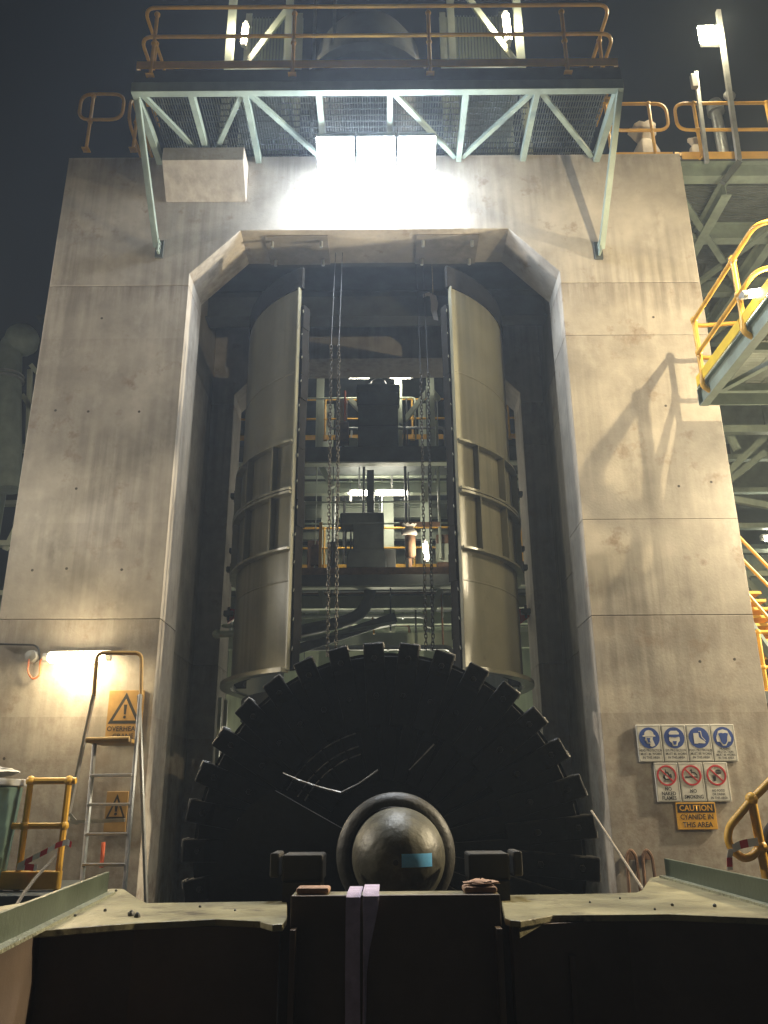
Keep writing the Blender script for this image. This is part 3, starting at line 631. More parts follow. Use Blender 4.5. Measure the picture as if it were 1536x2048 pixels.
# ------------------------------------------------------------------ steel head frame above the portal roof
def head_frame(px0, px1, label, flip, lampx, lamp_y):
    Y = 10.4; hf = thing('head_frame', label, 'steel frame', at((px0+px1)/2, 150, Y), 'head frames on the portal roof')
    a, b = at(px0, 120, Y), at(px1, 120, Y)
    for x in (a.x, b.x):
        for yy in (Y, Y+1.4): MB().ibeam((x, yy, 10.5), (x, yy, 16.5), .12, .12, .012, up=(0, 1, 0)).build('column', 'beam_pale', hf)
    p0, p1 = ((a.x+.25, Y+.05, 13.7), (b.x, Y+.05, 15.1)) if not flip else ((b.x-.1, Y+.05, 13.8), (a.x+.3, Y+.05, 15.3))
    MB().bar(p0, p1, .10, .05, up=(0, 1, 0)).build('brace', 'beam_pale', hf)
    MB().box(a.x, b.x, Y+1.45, Y+1.48, 10.7, 16.5).build('clad_panel', 'cladding', hf)
    x = a.x+.05
    mb = MB()
    while x < b.x: mb.box(x, x+.02, Y+1.42, Y+1.447, 10.7, 16.5); x += .06
    mb.build('clad_ribs', 'steel_green', hf)
    MB().box(a.x, b.x, Y, Y+1.4, 13.45, 13.53).build('floor_plate', 'steel_green', hf)
    for z in (13.6, 15.6): MB().box(a.x+.06, b.x-.06, Y+.0, Y+.06, z, z+.09).build('girt', 'beam_pale', hf)
    c = at(lampx, lamp_y, Y+.1)
    return hf, c
hf, c = head_frame(458, 575, 'green steel head frame with a lamp, on the roof away from the stack pipe', False, 492, 88)
tube_lamp('upright_lamp', 'blazing upright lamp in the head frame away from the stack pipe', c+V(0, -.2, -.22), c+V(0.02, -.2, .20), 'tube_warm', 60, (1, .9, .68), r=.05, off=(.02, .08, 0), group='upright lamps in the head frames')
hf, c = head_frame(905, 1042, 'green steel head frame with a lamp, on the roof nearer the stack pipe', True, 1012, 75)
tube_lamp('upright_lamp', 'blazing upright lamp in the head frame nearer the stack pipe', c+V(0, -.2, -.28), c+V(-.02, -.2, .28), 'tube_warm', 80, (1, .9, .68), r=.06, off=(.02, .08, 0), group='upright lamps in the head frames')
md = thing('mill_motor', 'dark domed mill drive motor on the portal roof between the head frames', 'motor', (0, 10.9, 10.5))
MB().lathe([(.0, 14.95), (.35, 14.9), (.7, 14.68), (.88, 14.35), (.93, 13.9), (.93, 10.5)], (-.12, 10.9, 0), n=32).build('drum', 'steel_dark', md, True)
MB().lathe([(.93, 13.6), (1.1, 13.6), (1.1, 13.5), (.93, 13.5)], (-.12, 10.9, 0), n=32).build('flange', 'steel_dark', md)
for px in (628, 668):
    e = at(px, 100, 10.2); MB().bar((e.x, 10.2, 10.55), (e.x, 10.2, 16.2), .05, .05).build('conduit', 'galvanised', md)

# ------------------------------------------------------------------ wall lamp, cable and signs on the left leg
a, b = at(98, 1315, 8.80), at(212, 1313, 8.80)
tube_lamp('wall_tube_lamp', 'glowing warm tube lamp above the platform ladder on the left leg', a, b, 'tube_warm', 55, (1, .80, .46), r=.06, off=(0, .08, .05), lr=.05)
cb = thing('cable_box', 'small round wall box with a looped orange cable by the tube lamp', 'cable', at(62, 1308, 8.95))
e = at(62, 1312, 8.95); MB().lathe([(0, -.03), (.06, -.02), (.07, .045)], (e.x, 8.95, e.z), 'Y', 16).build('gland_box', 'plastic_grey', cb, True)
MB().tube(fillet([at(58, 1318, 8.93), at(55, 1345, 8.92), at(66, 1360, 8.92), at(80, 1350, 8.92), at(80, 1318, 8.95), at(98, 1314, 8.9)], .05), .011, 6).build('orange_lead', 'cable_orange', cb, True)
MB().tube(fillet([at(80, 1322, 8.97), at(78, 1298, 8.985), at(70, 1290, 8.985), at(0, 1288, 8.985)], .05), .010, 6).build('black_lead', 'cable', cb, True)

def text_mesh(s, size, mt, parent, loc, bold=.0, xscale=1.0, name='lettering'):
    cu = bpy.data.curves.new('t', 'FONT'); cu.body = s; cu.size = size; cu.align_x = 'CENTER'; cu.align_y = 'CENTER'; cu.offset = bold; cu.resolution_u = 2
    to = bpy.data.objects.new('t', cu); COL.objects.link(to); bpy.context.view_layer.update()
    me = bpy.data.meshes.new_from_object(to.evaluated_get(bpy.context.evaluated_depsgraph_get()))
    bpy.data.objects.remove(to); bpy.data.curves.remove(cu)
    for v in me.vertices: v.co = (loc[0]+v.co.x*xscale, loc[1], loc[2]+v.co.y)
    me.materials.clear(); me.materials.append(MATS[mt]); me.name = name
    o = bpy.data.objects.new(name, me); COL.objects.link(o)
    o.parent = parent; o.matrix_parent_inverse = parent.matrix_world.inverted(); return o
def plate_poly(pts, y, mt, parent, name, th=.0015):
    return MB().prism(pts, y-th, y).build(name, mt, parent)
def disc(cx, cz, r, n=28): return [(cx+r*math.cos(2*math.pi*i/n), cz+r*math.sin(2*math.pi*i/n)) for i in range(n)]
def ring(mb, cx, cz, r0, r1, y0, y1, n=32):
    return mb.lathe([(r0, y0), (r1, y0), (r1, y1), (r0, y1)], (cx, 0, cz), 'Y', n)
def sign_board(name, label, x0, z0, x1, z1, mt, group='safety signs on the leg', Yb=8.985):
    s = thing(name, label, 'sign', ((x0+x1)/2, 8.99, z0), group)
    MB().box(x0, x1, Yb-.012, Yb+.008, z0, z1).build('board', mt, s, bevel=.004)
    return s, Yb-.0125
SG = 'safety signs on the right leg'
zT, zB = 2.853, at(1300, 1524, 8.985).z
gx = [at(px, 1487, 8.985).x for px in (1274, 1324, 1374, 1423, 1472)]
def frame(s, x0, z0, x1, z1, y):
    m = MB(); t = .006
    m.box(x0+.008, x1-.008, y-.001, y, z1-.014, z1-.010); m.box(x0+.008, x1-.008, y-.001, y, z0+.010, z0+.014)
    m.box(x0+.008, x0+.012, y-.001, y, z0+.014, z1-.014); m.box(x1-.012, x1-.008, y-.001, y, z0+.014, z1-.014); m.build('border_line', 'plastic_grey', s)
mand = [('helmet', ['HEAD PROTECTION', 'MUST BE WORN', 'IN THIS AREA'], 'blue disc head protection sign with a helmeted head'), ('goggles', ['EYE PROTECTION', 'MUST BE WORN', 'IN THIS AREA'], 'blue disc eye protection sign with a goggled face'),
        ('boot', ['FOOT PROTECTION', 'MUST BE WORN', 'IN THIS AREA'], 'blue disc foot protection sign with a white boot'), ('muffs', ['HEARING', 'PROTECTION', 'MUST BE WORN', 'IN THIS AREA'], 'blue disc hearing protection sign with ear muffs')]
for i, (kind, lines, lab) in enumerate(mand):
    x0, x1 = gx[i]+.004, gx[i+1]-.004; s, y = sign_board('mandatory_sign', lab, x0, zB, x1, zT, 'sign_white', SG)
    frame(s, x0, zB, x1, zT, y); cx = (x0+x1)/2; cz = zT-.135; R = .108
    plate_poly(disc(cx, cz, R), y, 'sign_blue', s, 'blue_disc'); y2 = y-.0022
    P = lambda pts: plate_poly([(cx+a*R, cz+b*R) for a, b in pts], y2, 'sign_white', s, 'pictogram')
    B = lambda pts: plate_poly([(cx+a*R, cz+b*R) for a, b in pts], y2-.002, 'sign_blue', s, 'pictogram_inset')
    if kind == 'helmet':
        P([(-.62, .12), (.62, .12), (.58, .26), (.46, .28), (.42, .5), (.25, .68), (0, .74), (-.25, .68), (-.42, .5), (-.46, .28), (-.66, .2)])
        P([(-.42, .06), (.36, .06), (.30, -.1), (.38, -.35), (.5, -.72), (.2, -.85), (0, -.75), (.05, -.55), (-.28, -.52), (-.33, -.3), (-.46, -.2), (-.36, 0)])
        B([(-.28, 0), (.1, 0), (.02, -.25), (.1, -.45), (-.16, -.42), (-.2, -.22)])
    elif kind == 'goggles':
        P([(-.42, .1), (-.52, .0), (-.5, -.3), (-.3, -.5), (-.2, -.78), (.2, -.78), (.3, -.5), (.5, -.3), (.52, 0), (.42, .1), (.5, .45), (.3, .66), (-.3, .66), (-.5, .45)])
        B([(-.5, .3), (.5, .3), (.42, .08), (.1, .02), (-.1, .02), (-.42, .08)]); B([(-.2, -.32), (.2, -.32), (.12, -.66), (-.12, -.66)])
    elif kind == 'boot':
        P([(-.52, .42), (-.02, .42), (.0, .05), (.12, -.1), (.5, -.34), (.58, -.48), (.5, -.56), (-.1, -.52), (-.2, -.58), (-.52, -.56)])
        P([(.0, .62), (.26, .62), (.3, .1), (.62, -.3), (.58, -.34), (.24, .06), (.18, .55), (.02, .55)])
    else:
        P([(-.62, .2), (-.45, .62), (0, .76), (.45, .62), (.62, .2), (.72, -.05), (.66, -.4), (.4, -.42), (.3, -.55), (.15, -.78), (-.15, -.78), (-.3, -.55), (-.4, -.42), (-.66, -.4), (-.72, -.05)])
        B([(-.48, .36), (-.2, .44), (0, .38), (.2, .44), (.48, .36), (.36, .0), (.3, -.4), (.1, -.66), (-.1, -.66), (-.3, -.4), (-.36, 0)])
    n = len(lines)
    for j, t in enumerate(lines): text_mesh(t, .034 if n == 3 else .031, 'sign_black', s, (cx, y-.002, zB+.115-(j+.0)*(.036 if n == 3 else .031)+(.012 if n == 4 else 0)), .0006, .78 if len(t) > 13 else .86)
zT2, zB2 = zB-.008, at(1340, 1604, 8.985).z
gx2 = [at(px, 1566, 8.985).x for px in (1310, 1359, 1409, 1459)]
proh = [('flame', ['NO', 'NAKED', 'FLAMES'], .056, 'red ring no naked flames sign with struck-out fire'), ('smoke', ['NO', 'SMOKING'], .056, 'red ring no smoking sign with struck-out cigarette'), ('food', ['NO FOOD', 'OR DRINK', 'IN THIS AREA'], .036, 'red ring no food or drink sign with struck-out burger and cup')]
for i, (kind, lines, sz, lab) in enumerate(proh):
    x0, x1 = gx2[i]+.004, gx2[i+1]-.004; s, y = sign_board('prohibition_sign', lab, x0, zB2, x1, zT2, 'sign_white', SG)
    frame(s, x0, zB2, x1, zT2, y); cx = (x0+x1)/2; cz = zT2-.128; R = .100
    P = lambda pts, m='sign_black': plate_poly([(cx+a*R, cz+b*R) for a, b in pts], y, m, s, 'pictogram')
    if kind == 'flame':
        P([(-.1, .62), (.08, .3), (.14, .45), (.3, .1), (.5, .2), (.52, -.15), (.35, -.42), (-.2, -.45), (-.42, -.2), (-.3, .1), (-.2, -.05)]); plate_poly([(cx+a*R, cz+b*R) for a, b in [(0, .2), (.18, -.1), (.25, -.3), (-.12, -.32), (-.22, -.12)]], y-.002, 'sign_white', s, 'pictogram_inset')
        P([(-.4, -.52), (.45, -.52), (.45, -.58), (-.4, -.58)])
    elif kind == 'smoke':
        P([(-.68, -.1), (.62, -.1), (.62, -.24), (-.68, -.24)]); P([(-.1, .55), (.1, .62), (.12, .35), (.4, .3), (.62, .05), (.62, -.04), (.5, 0), (.35, .18), (.0, .22), (-.02, .42), (-.14, .45)])
    else:
        P([(-.1+.02, .42), (.06, .55), (.42, .55), (.56, .42)]); P([(-.1, .36), (.58, .36), (.58, .28), (-.1, .28)]); P([(-.06, .24), (.54, .24), (.46, .14), (.02, .14)])
        P([(-.42, -.1), (-.08, -.1), (-.14, -.58), (-.36, -.58)]); P([(-.46, -.02), (-.04, -.02), (-.04, -.07), (-.46, -.07)])
    ring(MB(), cx, cz, R*.85, R*1.02, y-.0045, y-.0005).build('red_ring', 'sign_red', s)
    MB().bar((cx-R*.62, y-.0025, cz+R*.62), (cx+R*.62, y-.0025, cz-R*.62), .0035, .013, up=(1, 0, 1)).build('red_bar', 'sign_red', s)
    spc = .045 if len(lines) == 3 else .056; spc = .036 if sz < .05 else spc
    for j, t in enumerate(lines): text_mesh(t, sz*.92, 'sign_black', s, (cx, y-.002, zB2+.036+(len(lines)-1-j)*spc+(.012 if len(lines) == 2 else 0)), .0012 if sz > .05 else .0005, .86)
x0, x1 = at(1353, 1630, 8.985).x, at(1432, 1630, 8.985).x; z1, z0 = zB2-.006, at(1390, 1659, 8.985).z
s, y = sign_board('caution_sign', 'orange caution sign warning of cyanide, lowest of the sign cluster', x0, z0, x1, z1, 'sign_orange', SG)
cx = (x0+x1)/2; MB().box(x0+.012, x1-.012, y-.001, y, z1-.098, z1-.012).build('black_band', 'sign_black', s)
text_mesh('CAUTION', .080, 'sign_orange', s, (cx, y-.0025, z1-.056), .0016, .95)
text_mesh('CYANIDE IN', .070, 'sign_black', s, (cx, y-.002, z1-.142), .0014, .88); text_mesh('THIS AREA', .070, 'sign_black', s, (cx, y-.002, z1-.216), .0014, .92)

def warn(x0, z0, x1, z1, lines, sz, lab, tri):
    s, y = sign_board('warning_sign', lab, x0, z0, x1, z1, 'sign_yellow', 'yellow warning signs on the left leg'); cx = (x0+x1)/2; w_ = (x1-x0)
    h = tri; zb = z1-h-.03; o = [(cx-w_*.46, zb), (cx+w_*.46, zb), (cx, z1-.025)]
    plate_poly(o, y, 'sign_black', s, 'triangle'); k = .70; cm = (cx, zb+h*.34)
    plate_poly([(cm[0]+(a-cm[0])*k, cm[1]+(b-cm[1])*k) for a, b in o], y-.002, 'sign_yellow', s, 'triangle_field')
    plate_poly([(cx-.018, zb+h*.62), (cx+.018, zb+h*.62), (cx+.010, zb+h*.30), (cx-.010, zb+h*.30)], y-.004, 'sign_black', s, 'exclamation_bar')
    plate_poly(disc(cx, zb+h*.21, .015, 12), y-.004, 'sign_black', s, 'exclamation_dot')
    for j, t in enumerate(lines): text_mesh(t, sz, 'sign_black', s, (cx, y-.002, zb-.055-j*sz*1.05), .001, .95)
a, b = at(220, 1381, 8.985), at(290, 1381, 8.985); c = at(240, 1478, 8.985)
warn(a.x, c.z, b.x, a.z, ['OVERHEAD', 'CRANE'], .072, 'yellow overhead crane warning sign with black triangle on the left leg', .32)
a, b = at(215, 1583, 8.985), at(258, 1583, 8.985); c = at(240, 1664, 8.985)
warn(a.x, c.z, b.x, a.z, [], .055, 'smaller yellow triangle warning sign low behind the ladder', .24)

# ------------------------------------------------------------------ platform ladder by the left leg
ld = thing('platform_ladder', 'aluminium platform stepladder with yellow guard rail against the left leg', 'ladder', at(200, 1800, 8.1))
YF, YBk = 8.0, 8.65                                  # front (step) side, back side
fl_t, fl_b = at(242, 1490, 8.25), at(0, 0, 1)
stR_top, stR_bot = at(281, 1390, 8.25), at(246, 1810, 7.75)
stL_top, stL_bot = at(190, 1480, 8.25), at(160, 1810, 7.75)
def ext(p, q, z=.03): d = q-p; return p+d*((z-p.z)/d.z)
stR_bot, stL_bot = ext(stR_top, stR_bot), ext(stL_top, stL_bot)
bkR_top, bkR_bot = at(278, 1390, 8.3), at(292, 1800, 8.75)
bkL_top, bkL_bot = at(188, 1388, 8.3), at(118, 1720, 8.75)
bkR_bot, bkL_bot = ext(bkR_top, bkR_bot), ext(bkL_top, bkL_bot)
for p, q, nm in ((stR_top, stR_bot, 'front_stile'), (stL_top, stL_bot, 'front_stile'), (bkR_top, bkR_bot, 'rear_stile'), (bkL_top, bkL_bot, 'rear_stile')):
    MB().bar(p, q, .026, .06, up=(0, 1, 0)).build(nm, 'aluminium', ld, bevel=.004)
zs = [at(200, y, 8.0).z for y in (1550, 1609, 1668, 1727, 1788)]+[at(200, 1788, 8.0).z-.28*k for k in (1, 2, 3)]
for z in zs:
    if z < .1: continue
    a = stL_top+(stL_bot-stL_top)*((z-stL_top.z)/(stL_bot.z-stL_top.z)); b = stR_top+(stR_bot-stR_top)*((z-stR_top.z)/(stR_bot.z-stR_top.z))
    MB().bar(a, b, .085, .026, up=(0, 0, 1)).build('step', 'aluminium', ld, bevel=.004)
a = at(176, 1482, 8.15); b = at(262, 1480, 8.15)
pl = MB().box(a.x, b.x, 8.12, 8.55, a.z-.02, a.z+.02).build('platform', 'ladder_platform', ld, bevel=.01)
MB().tube([(a.x, 8.10, a.z+.005), (b.x, 8.10, b.z+.005)], .028, 10).build('platform_nosing', 'ladder_platform', ld, True)
gr = fillet([bkL_top+V(.0, 0, -.02), at(194, 1306, 8.3), at(283, 1306, 8.3), stR_top+V(.0, .02, 0)], .07)
MB().tube(gr, .021, 8).build('guard_rail', 'ladder_platform', ld, True)
e, f_ = at(130, 1645, 8.6), at(250, 1640, 8.6); MB().bar(e, f_, .02, .035).build('rear_brace', 'aluminium', ld)
e, f_ = at(139, 1628, 8.6), at(156, 1648, 8.6); MB().bar(e, f_, .015, .03).build('gusset', 'aluminium', ld)
tag(MB().tube([at(207, 1685, 8.7), at(203, 1735, 8.65)], .02, 8).build('red_baton', 'orange_red', None, True), 'short pink-red stick standing behind the ladder steps', 'stick')

# ------------------------------------------------------------------ left corner: bin, yellow rail, tape, rope
zl = at(60, 1742, 7.4).z; Yl = 7.4
a, b = at(42, 1742, Yl), at(122, 1742, Yl)
rl = thing('handrail', 'yellow pipe guard rail with toe box beside the green bin', 'handrail', a, 'tubular handrails')
zt = at(60, 1562, Yl).z; zm = at(60, 1652, Yl).z
xL, xR = at(50, 1650, Yl).x, at(128, 1650, Yl).x
MB().tube([(xL, Yl, zt), (xR+.06, Yl, zt)], .028, 8).build('top_rail', 'yellow', rl, True)
MB().tube([(-4.4, Yl, zm), (xR+.02, Yl, zm)], .026, 8).build('mid_rail', 'yellow', rl, True)
for x in (xL, xR): MB().tube([(x, Yl, zl-.25), (x, Yl, zt)], .028, 8).ball((x, Yl, zt), .044).ball((x, Yl, zm), .044).build('post', 'yellow', rl, True)
MB().box(-4.6, xR+.02, Yl-.05, Yl+.05, zl-.14, zl).build('toe_box', 'yellow', rl, bevel=.01)
lp = thing('low_platform', 'low dark grating platform under the yellow guard rail', 'platform', (-3.6, 7.4, 0))
MB().box(-5.2, xR+.1, 7.0, 8.4, zl-.24, zl-.15).build('deck', 'steel_dark', lp)
for x in (-4.8, xR): MB().box(x-.05, x+.05, 7.3, 7.4, 0, zl-.242).build('leg', 'steel_dark', lp)
bn = thing('wheelie_bin', 'dark green bin with a pale lid, heaped with rubbish beside the yellow rail', 'bin', at(10, 1700, 6.9))
Yb = 6.9; a, b = at(-130, 1560, Yb), at(-12, 1560, Yb); zt2, zb2 = at(20, 1555, Yb).z, 0.02
mb = MB(); w0 = b.x-a.x
mb.add([(a.x+.1, Yb+.05, zb2), (b.x-.12, Yb+.05, zb2), (b.x-.12, Yb+.5, zb2), (a.x+.1, Yb+.5, zb2), (a.x, Yb, zt2-.06), (b.x, Yb, zt2-.06), (b.x, Yb+.6, zt2-.06), (a.x, Yb+.6, zt2-.06)], [(0, 3, 2, 1), (4, 5, 6, 7), (0, 1, 5, 4), (1, 2, 6, 5), (2, 3, 7, 6), (3, 0, 4, 7)])
mb.build('body', 'bin_green', bn, bevel=.02)
MB().box(a.x-.02, b.x+.02, Yb-.03, Yb+.62, zt2-.058, zt2).build('rim', 'plastic_grey', bn, bevel=.01)
o = rag('rubbish_heap', 'heap of grey crumpled rubbish on top of the green bin', ((a.x+b.x)/2+.08, Yb+.25, zt2), .22, .25, .11, 'plastic_grey', 9)
def tape(name, label, pts, wv, nseg=.09):
    root = thing(name, label, 'tape', pts[0], 'red and white barrier tapes')
    pts = [V(p) for p in pts]; out = []
    for a_, b_ in zip(pts, pts[1:]):
        k = max(1, int((b_-a_).length/.02)); out += [a_.lerp(b_, i/k) for i in range(k)]
    out.append(pts[-1]); i = 0; c = 0
    while i < len(out)-1:
        j = min(len(out)-1, i+3); ribbon(MB(), out[i:j+1], V(wv), .002).build('tape_band', 'tape_red' if c % 2 else 'tape_white', root); i = j; c += 1
    return root
tape('barrier_tape', 'red and white barrier tape tied to the yellow rail by the bin', [at(34, 1733, 7.3), at(55, 1722, 7.3), at(90, 1704, 7.3), at(115, 1690, 7.3), at(135, 1684, 7.3), at(143, 1690, 7.3)], (0, .01, .045))
tape('barrier_tape', 'loose end of red and white tape lying on the yellow toe box', [at(34, 1734, 7.3), at(55, 1734, 7.3), at(74, 1736, 7.3)], (0, .01, .05))
tag(MB().tube([at(112, 1710, 7.2), at(100, 1725, 7.15), at(72, 1755, 7.0), at(48, 1786, 6.8), at(30, 1815, 6.6)], .014, 6).build('tie_rope', 'rope', None, True), 'pale rope slanting from the yellow rail down behind the cradle', 'rope')

# ------------------------------------------------------------------ right leg foot: rail, tape, rope, hooks
a0 = [(1640, 1450), (1580, 1515), (1536, 1567), (1503, 1600), (1458, 1654), (1455, 1680), (1465, 1702), (1488, 1718), (1506, 1712), (1524, 1690)]
rr_ = thing('handrail', 'yellow stair handrail with a looped end in front of the sign cluster', 'handrail', at(1530, 1750, 6.6), 'tubular handrails')
MB().tube(fillet([at(x, y, 6.6) for x, y in a0], .05, 3), .030, 10).build('looped_rail', 'yellow', rr_, True)
MB().tube([at(1503, 1597, 6.6), at(1521, 1692, 6.6), ext(at(1503, 1597, 6.6), at(1521, 1692, 6.6)+V(-.0, 0, 0), .02)], .034, 10).ball(at(1503, 1598, 6.6), .05).ball(at(1522, 1694, 6.6), .05).build('post', 'yellow', rr_, True)
hs = thing('hose_coil', 'black rubber hose hanging in a loop by the yellow stair handrail', 'hose', at(1540, 1680, 6.7))
MB().tube([at(1560+30*math.cos(t), 1688+46*math.sin(t), 6.75) for t in [i*math.pi/10 for i in range(20)]], .03, 8, True).build('loop', 'rubber', hs, True)
tape('barrier_tape', 'red and white tape tied across the looped stair handrail', [at(1466, 1697, 6.55), at(1480, 1690, 6.55), at(1496, 1686, 6.55), at(1516, 1683, 6.55)], (0, .01, .055))
tape('barrier_tape', 'red and white tape tail hanging from the looped stair handrail', [at(1462, 1698, 6.55), at(1459, 1715, 6.55), at(1460, 1740, 6.55)], (.045, .01, 0))
tag(MB().tube([at(1183, 1622, 6.6), at(1290, 1785, 5.6)], .009, 6).build('tag_line', 'rope', None, True), 'thin taut tag line from the screw to the cradle by the right leg', 'rope')
for px in (1262, 1294):
    hk = thing('wall_hook', 'dark rusty bail against the right leg, the one ' + ('beside the tag line' if px < 1280 else 'further from the tag line'), 'hook', at(px, 1700, 8.9), 'rusty lugs at the foot of the right leg')
    c = at(px, 1712, 8.93)
    MB().tube(fillet([c+V(-.055, 0, -.5), c+V(-.045, 0, .0), c+V(0, 0, .07), c+V(.05, 0, .0), c+V(.065, 0, -.5)], .05), .016, 6).build('bail', 'rust', hk, True)
    MB().box(c.x-.02, c.x+.05, 8.975, 8.995, c.z-.04, c.z+.03).build('plate', 'rust', hk)

# ------------------------------------------------------------------ walkway at right, coming off the leg towards the camera
WX0 = at(1400, 812, 8.55).x; WZ = at(1400, 812, 8.55).z
wk = thing('walkway', 'green steel walkway with yellow toe boards reaching the right leg', 'walkway', (WX0+.5, 6.5, WZ))
for x in (WX0, WX0+1.05):
    MB().ibeam((x+.05, 3.4, WZ+.11), (x+.05, 8.55, WZ+.11), .10, .22, .014).build('stringer', 'steel_green', wk)
y = 8.4
while y > 3.4:
    MB().box(WX0+.103, WX0+1.045, y-.03, y+.03, WZ+.10, WZ+.19).build('cross_member', 'steel_green', wk); y -= .9
MB().bar((WX0+.15, 8.3, WZ+.07), (WX0+1.0, 6.6, WZ+.07), .07, .05).build('brace', 'steel_green', wk)
MB().bar((WX0+.15, 4.8, WZ+.07), (WX0+1.0, 6.5, WZ+.07), .07, .05).build('brace', 'steel_green', wk)
mb = MB(); y = 3.4
while y < 8.55: mb.box(WX0+.0, WX0+1.14, y, y+.006, WZ+.225, WZ+.25); y += .035
for x in (.1, .3, .5, .7, .9, 1.1): mb.box(WX0+x, WX0+x+.006, 3.4, 8.55, WZ+.23, WZ+.252)
mb.build('deck_grating', 'grating', wk)
for a_, b_ in ((8.52, 7.3), (7.28, 5.6), (5.58, 3.5)):
    MB().box(WX0-.012, WX0-.004, b_, a_, WZ+.235, WZ+.36).build('toe_board', 'yellow_bright', wk)
MB().box(WX0+.0, WX0+1.1, 8.56, 8.575, WZ+.02, WZ+.22).build('end_plate', 'steel_green', wk)
hr = thing('handrail', 'bright yellow handrail of the walkway beside the right leg', 'handrail', (WX0, 8.4, WZ), 'tubular handrails')
def zat(px, py, x):  # depth of the point on the vertical plane x
    d = _f+_r*((px-768)/FPX)+_u*((1024-py)/FPX); return EYE+d*((x-EYE.x)/d.x)
zt = zat(1388, 640, WX0).z; zm = zat(1398, 704, WX0).z; y0 = zat(1388, 640, WX0).y
yb = zat(1512, 440, WX0).y
print('walk', WX0, WZ, zt, zm, y0, yb)
hoopA = [(WX0+.8, y0-.02, zt-.03), (WX0+.75, y0+.02, zt-.02), (WX0+.06, y0+.03, zt-.06), (WX0-.02, y0+.02, zt-.03), (WX0, y0-.12, zt), (WX0, yb, zt), (WX0+.6, yb-.06, zt), (WX0+1.6, yb-.06, zt)]
hoopB = [(WX0+.75, y0+.02, zm-.02), (WX0+.06, y0+.03, zm-.06), (WX0-.02, y0+.02, zm-.03), (WX0, y0-.12, zm), (WX0, yb+.15, zm), (WX0+.6, yb+.05, zm), (WX0+1.6, yb+.05, zm)]
for h_ in (hoopA, hoopB): MB().tube(fillet(h_, .16, 6), .026, 10).build('rail', 'yellow', hr, True)
yp = zat(1466, 524, WX0).y
for y in (y0, yp):
    MB().tube(fillet([(WX0, y, zt), (WX0, y, WZ+.30), (WX0-.03, y-.02, WZ+.15), (WX0+.06, y-.02, WZ+.08)], .05), .030, 10).ball((WX0, y, zt), .045).ball((WX0, y, zm), .045).build('post', 'yellow', hr, True)
MB().tube([(WX0+.75, y0+.0, zt-.04), (WX0+.78, y0, WZ+.25)], .028, 8).build('post', 'yellow', hr, True)
lx = at(1496, 588, yb+.25); lq = at(1575, 578, yb+.25)
tube_lamp('walkway_tube_lamp', 'bright white tube lamp mounted over the walkway handrail', lx, lq, 'tube_back', 0, group='linear tube luminaires', r=.042, off=(0, .09, .05))
light('walkway_light', lx.lerp(lq, .5)+V(0, -.12, -.03), 30, (1, .9, .66), .05)
wl_ = tube_lamp('walkway_tube_lamp', 'warm tube lamp on a bent pole further along the walkway', (3.95, 6.2, 7.89), (4.35, 6.2, 7.89), 'tube_warm', 0, off=(0, .05, .07))
light('lamp_light', (4.06, 6.2, 7.82), 420, (1, .80, .46), .012, wl_)
MB().tube(fillet([(4.75, 6.26, WZ+.25), (4.75, 6.26, 8.02), (4.2, 6.26, 8.0)], .15), .024, 8).build('bent_pole', 'galvanised', wl_, True)

# ------------------------------------------------------------------ chains
def chain(label, p, q, link=.062, r=.0058, wd=.034):
    p, q = V(p), V(q); n = int((q-p).length/(link*.74)); d = (q-p)/n; mb = MB()
    for i in range(n):
        c = p+d*(i+.5)+V(random.uniform(-.004, .004), random.uniform(-.004, .004), 0); t = math.radians(20+90*(i % 2)+random.uniform(-12, 12)); s_ = V(math.cos(t), math.sin(t), 0)
        hh = link/2-wd/2; ring_ = []
        for k in range(10):
            a = 2*math.pi*k/10; off = hh if math.sin(a) > 0 else -hh
            ring_.append(c+s_*math.cos(a)*wd/2+UP*(math.sin(a)*wd/2+off))
        mb.tube(ring_, r, 5, True)
    return tag(mb.build('lifting_chain', 'chain', None, True), label, 'chain', 'lifting chains in the mill')
for px0, px1, y1, Yc, lab in ((664, 655, 1312, 8.95, 'lifting chain of the pair near the yellow post, the one closer to the shell'), (679, 672, 1312, 8.95, 'lifting chain of the pair near the yellow post, the one closer to the gearboxes'),
                              (838, 852, 1300, 9.4, 'lifting chain of the pair before the upright lamp, the one closer to the gearboxes'), (853, 866, 1300, 9.4, 'lifting chain of the pair before the upright lamp, the one closer to the shell')):
    ys_ = 710 if px0 < 700 else 770
    f0 = (ys_-560)/(y1-560); pa = at(px0, 560, Yc).lerp(at(px1, y1, Yc), f0)
    o = chain(lab, pa, at(px1, y1, Yc))
    MB().tube([pa, V(pa.x, pa.y+.6, 9.5)], .005, 5).build('dark_chain_top', 'cable', o)  # thin dark stand-in for the chain's upper length, lost in shade

# ------------------------------------------------------------------ process building seen through the open mill
YB = 15.0
bd = thing('process_building', 'pale green steel process building behind the mill, floors and columns', 'building', (0, YB, 0))
def zpx(y, Y): return at(755, y, Y).z
def xpx(x, Y, y=1000): return at(x, y, Y).x
for y0, y1 in ((893, 928), (1148, 1176)):           # floor edge beams, dark towards the camera
    z1, z0 = zpx(y0, YB), zpx(y1, YB)
    MB().box(-7, 7, YB, YB+.03, z0+.03, z1).build('floor_web', 'steel_dark', bd)
    MB().box(-7, 7, YB-.07, YB+.12, z0-.0, z0+.028).build('floor_flange', 'beam_pale', bd)
    MB().box(-7, 7, YB+.035, YB+6.5, z1-.05, z1-.01).build('floor_plate', 'steel_dark', bd)
    for y in (YB+1.6, YB+3.2, YB+4.8): MB().ibeam((-7, y, z0+.1), (7, y, z0+.1), .16, .28, .02).build('floor_joist', 'beam_pale', bd)
zc = zpx(748, YB+1.5)
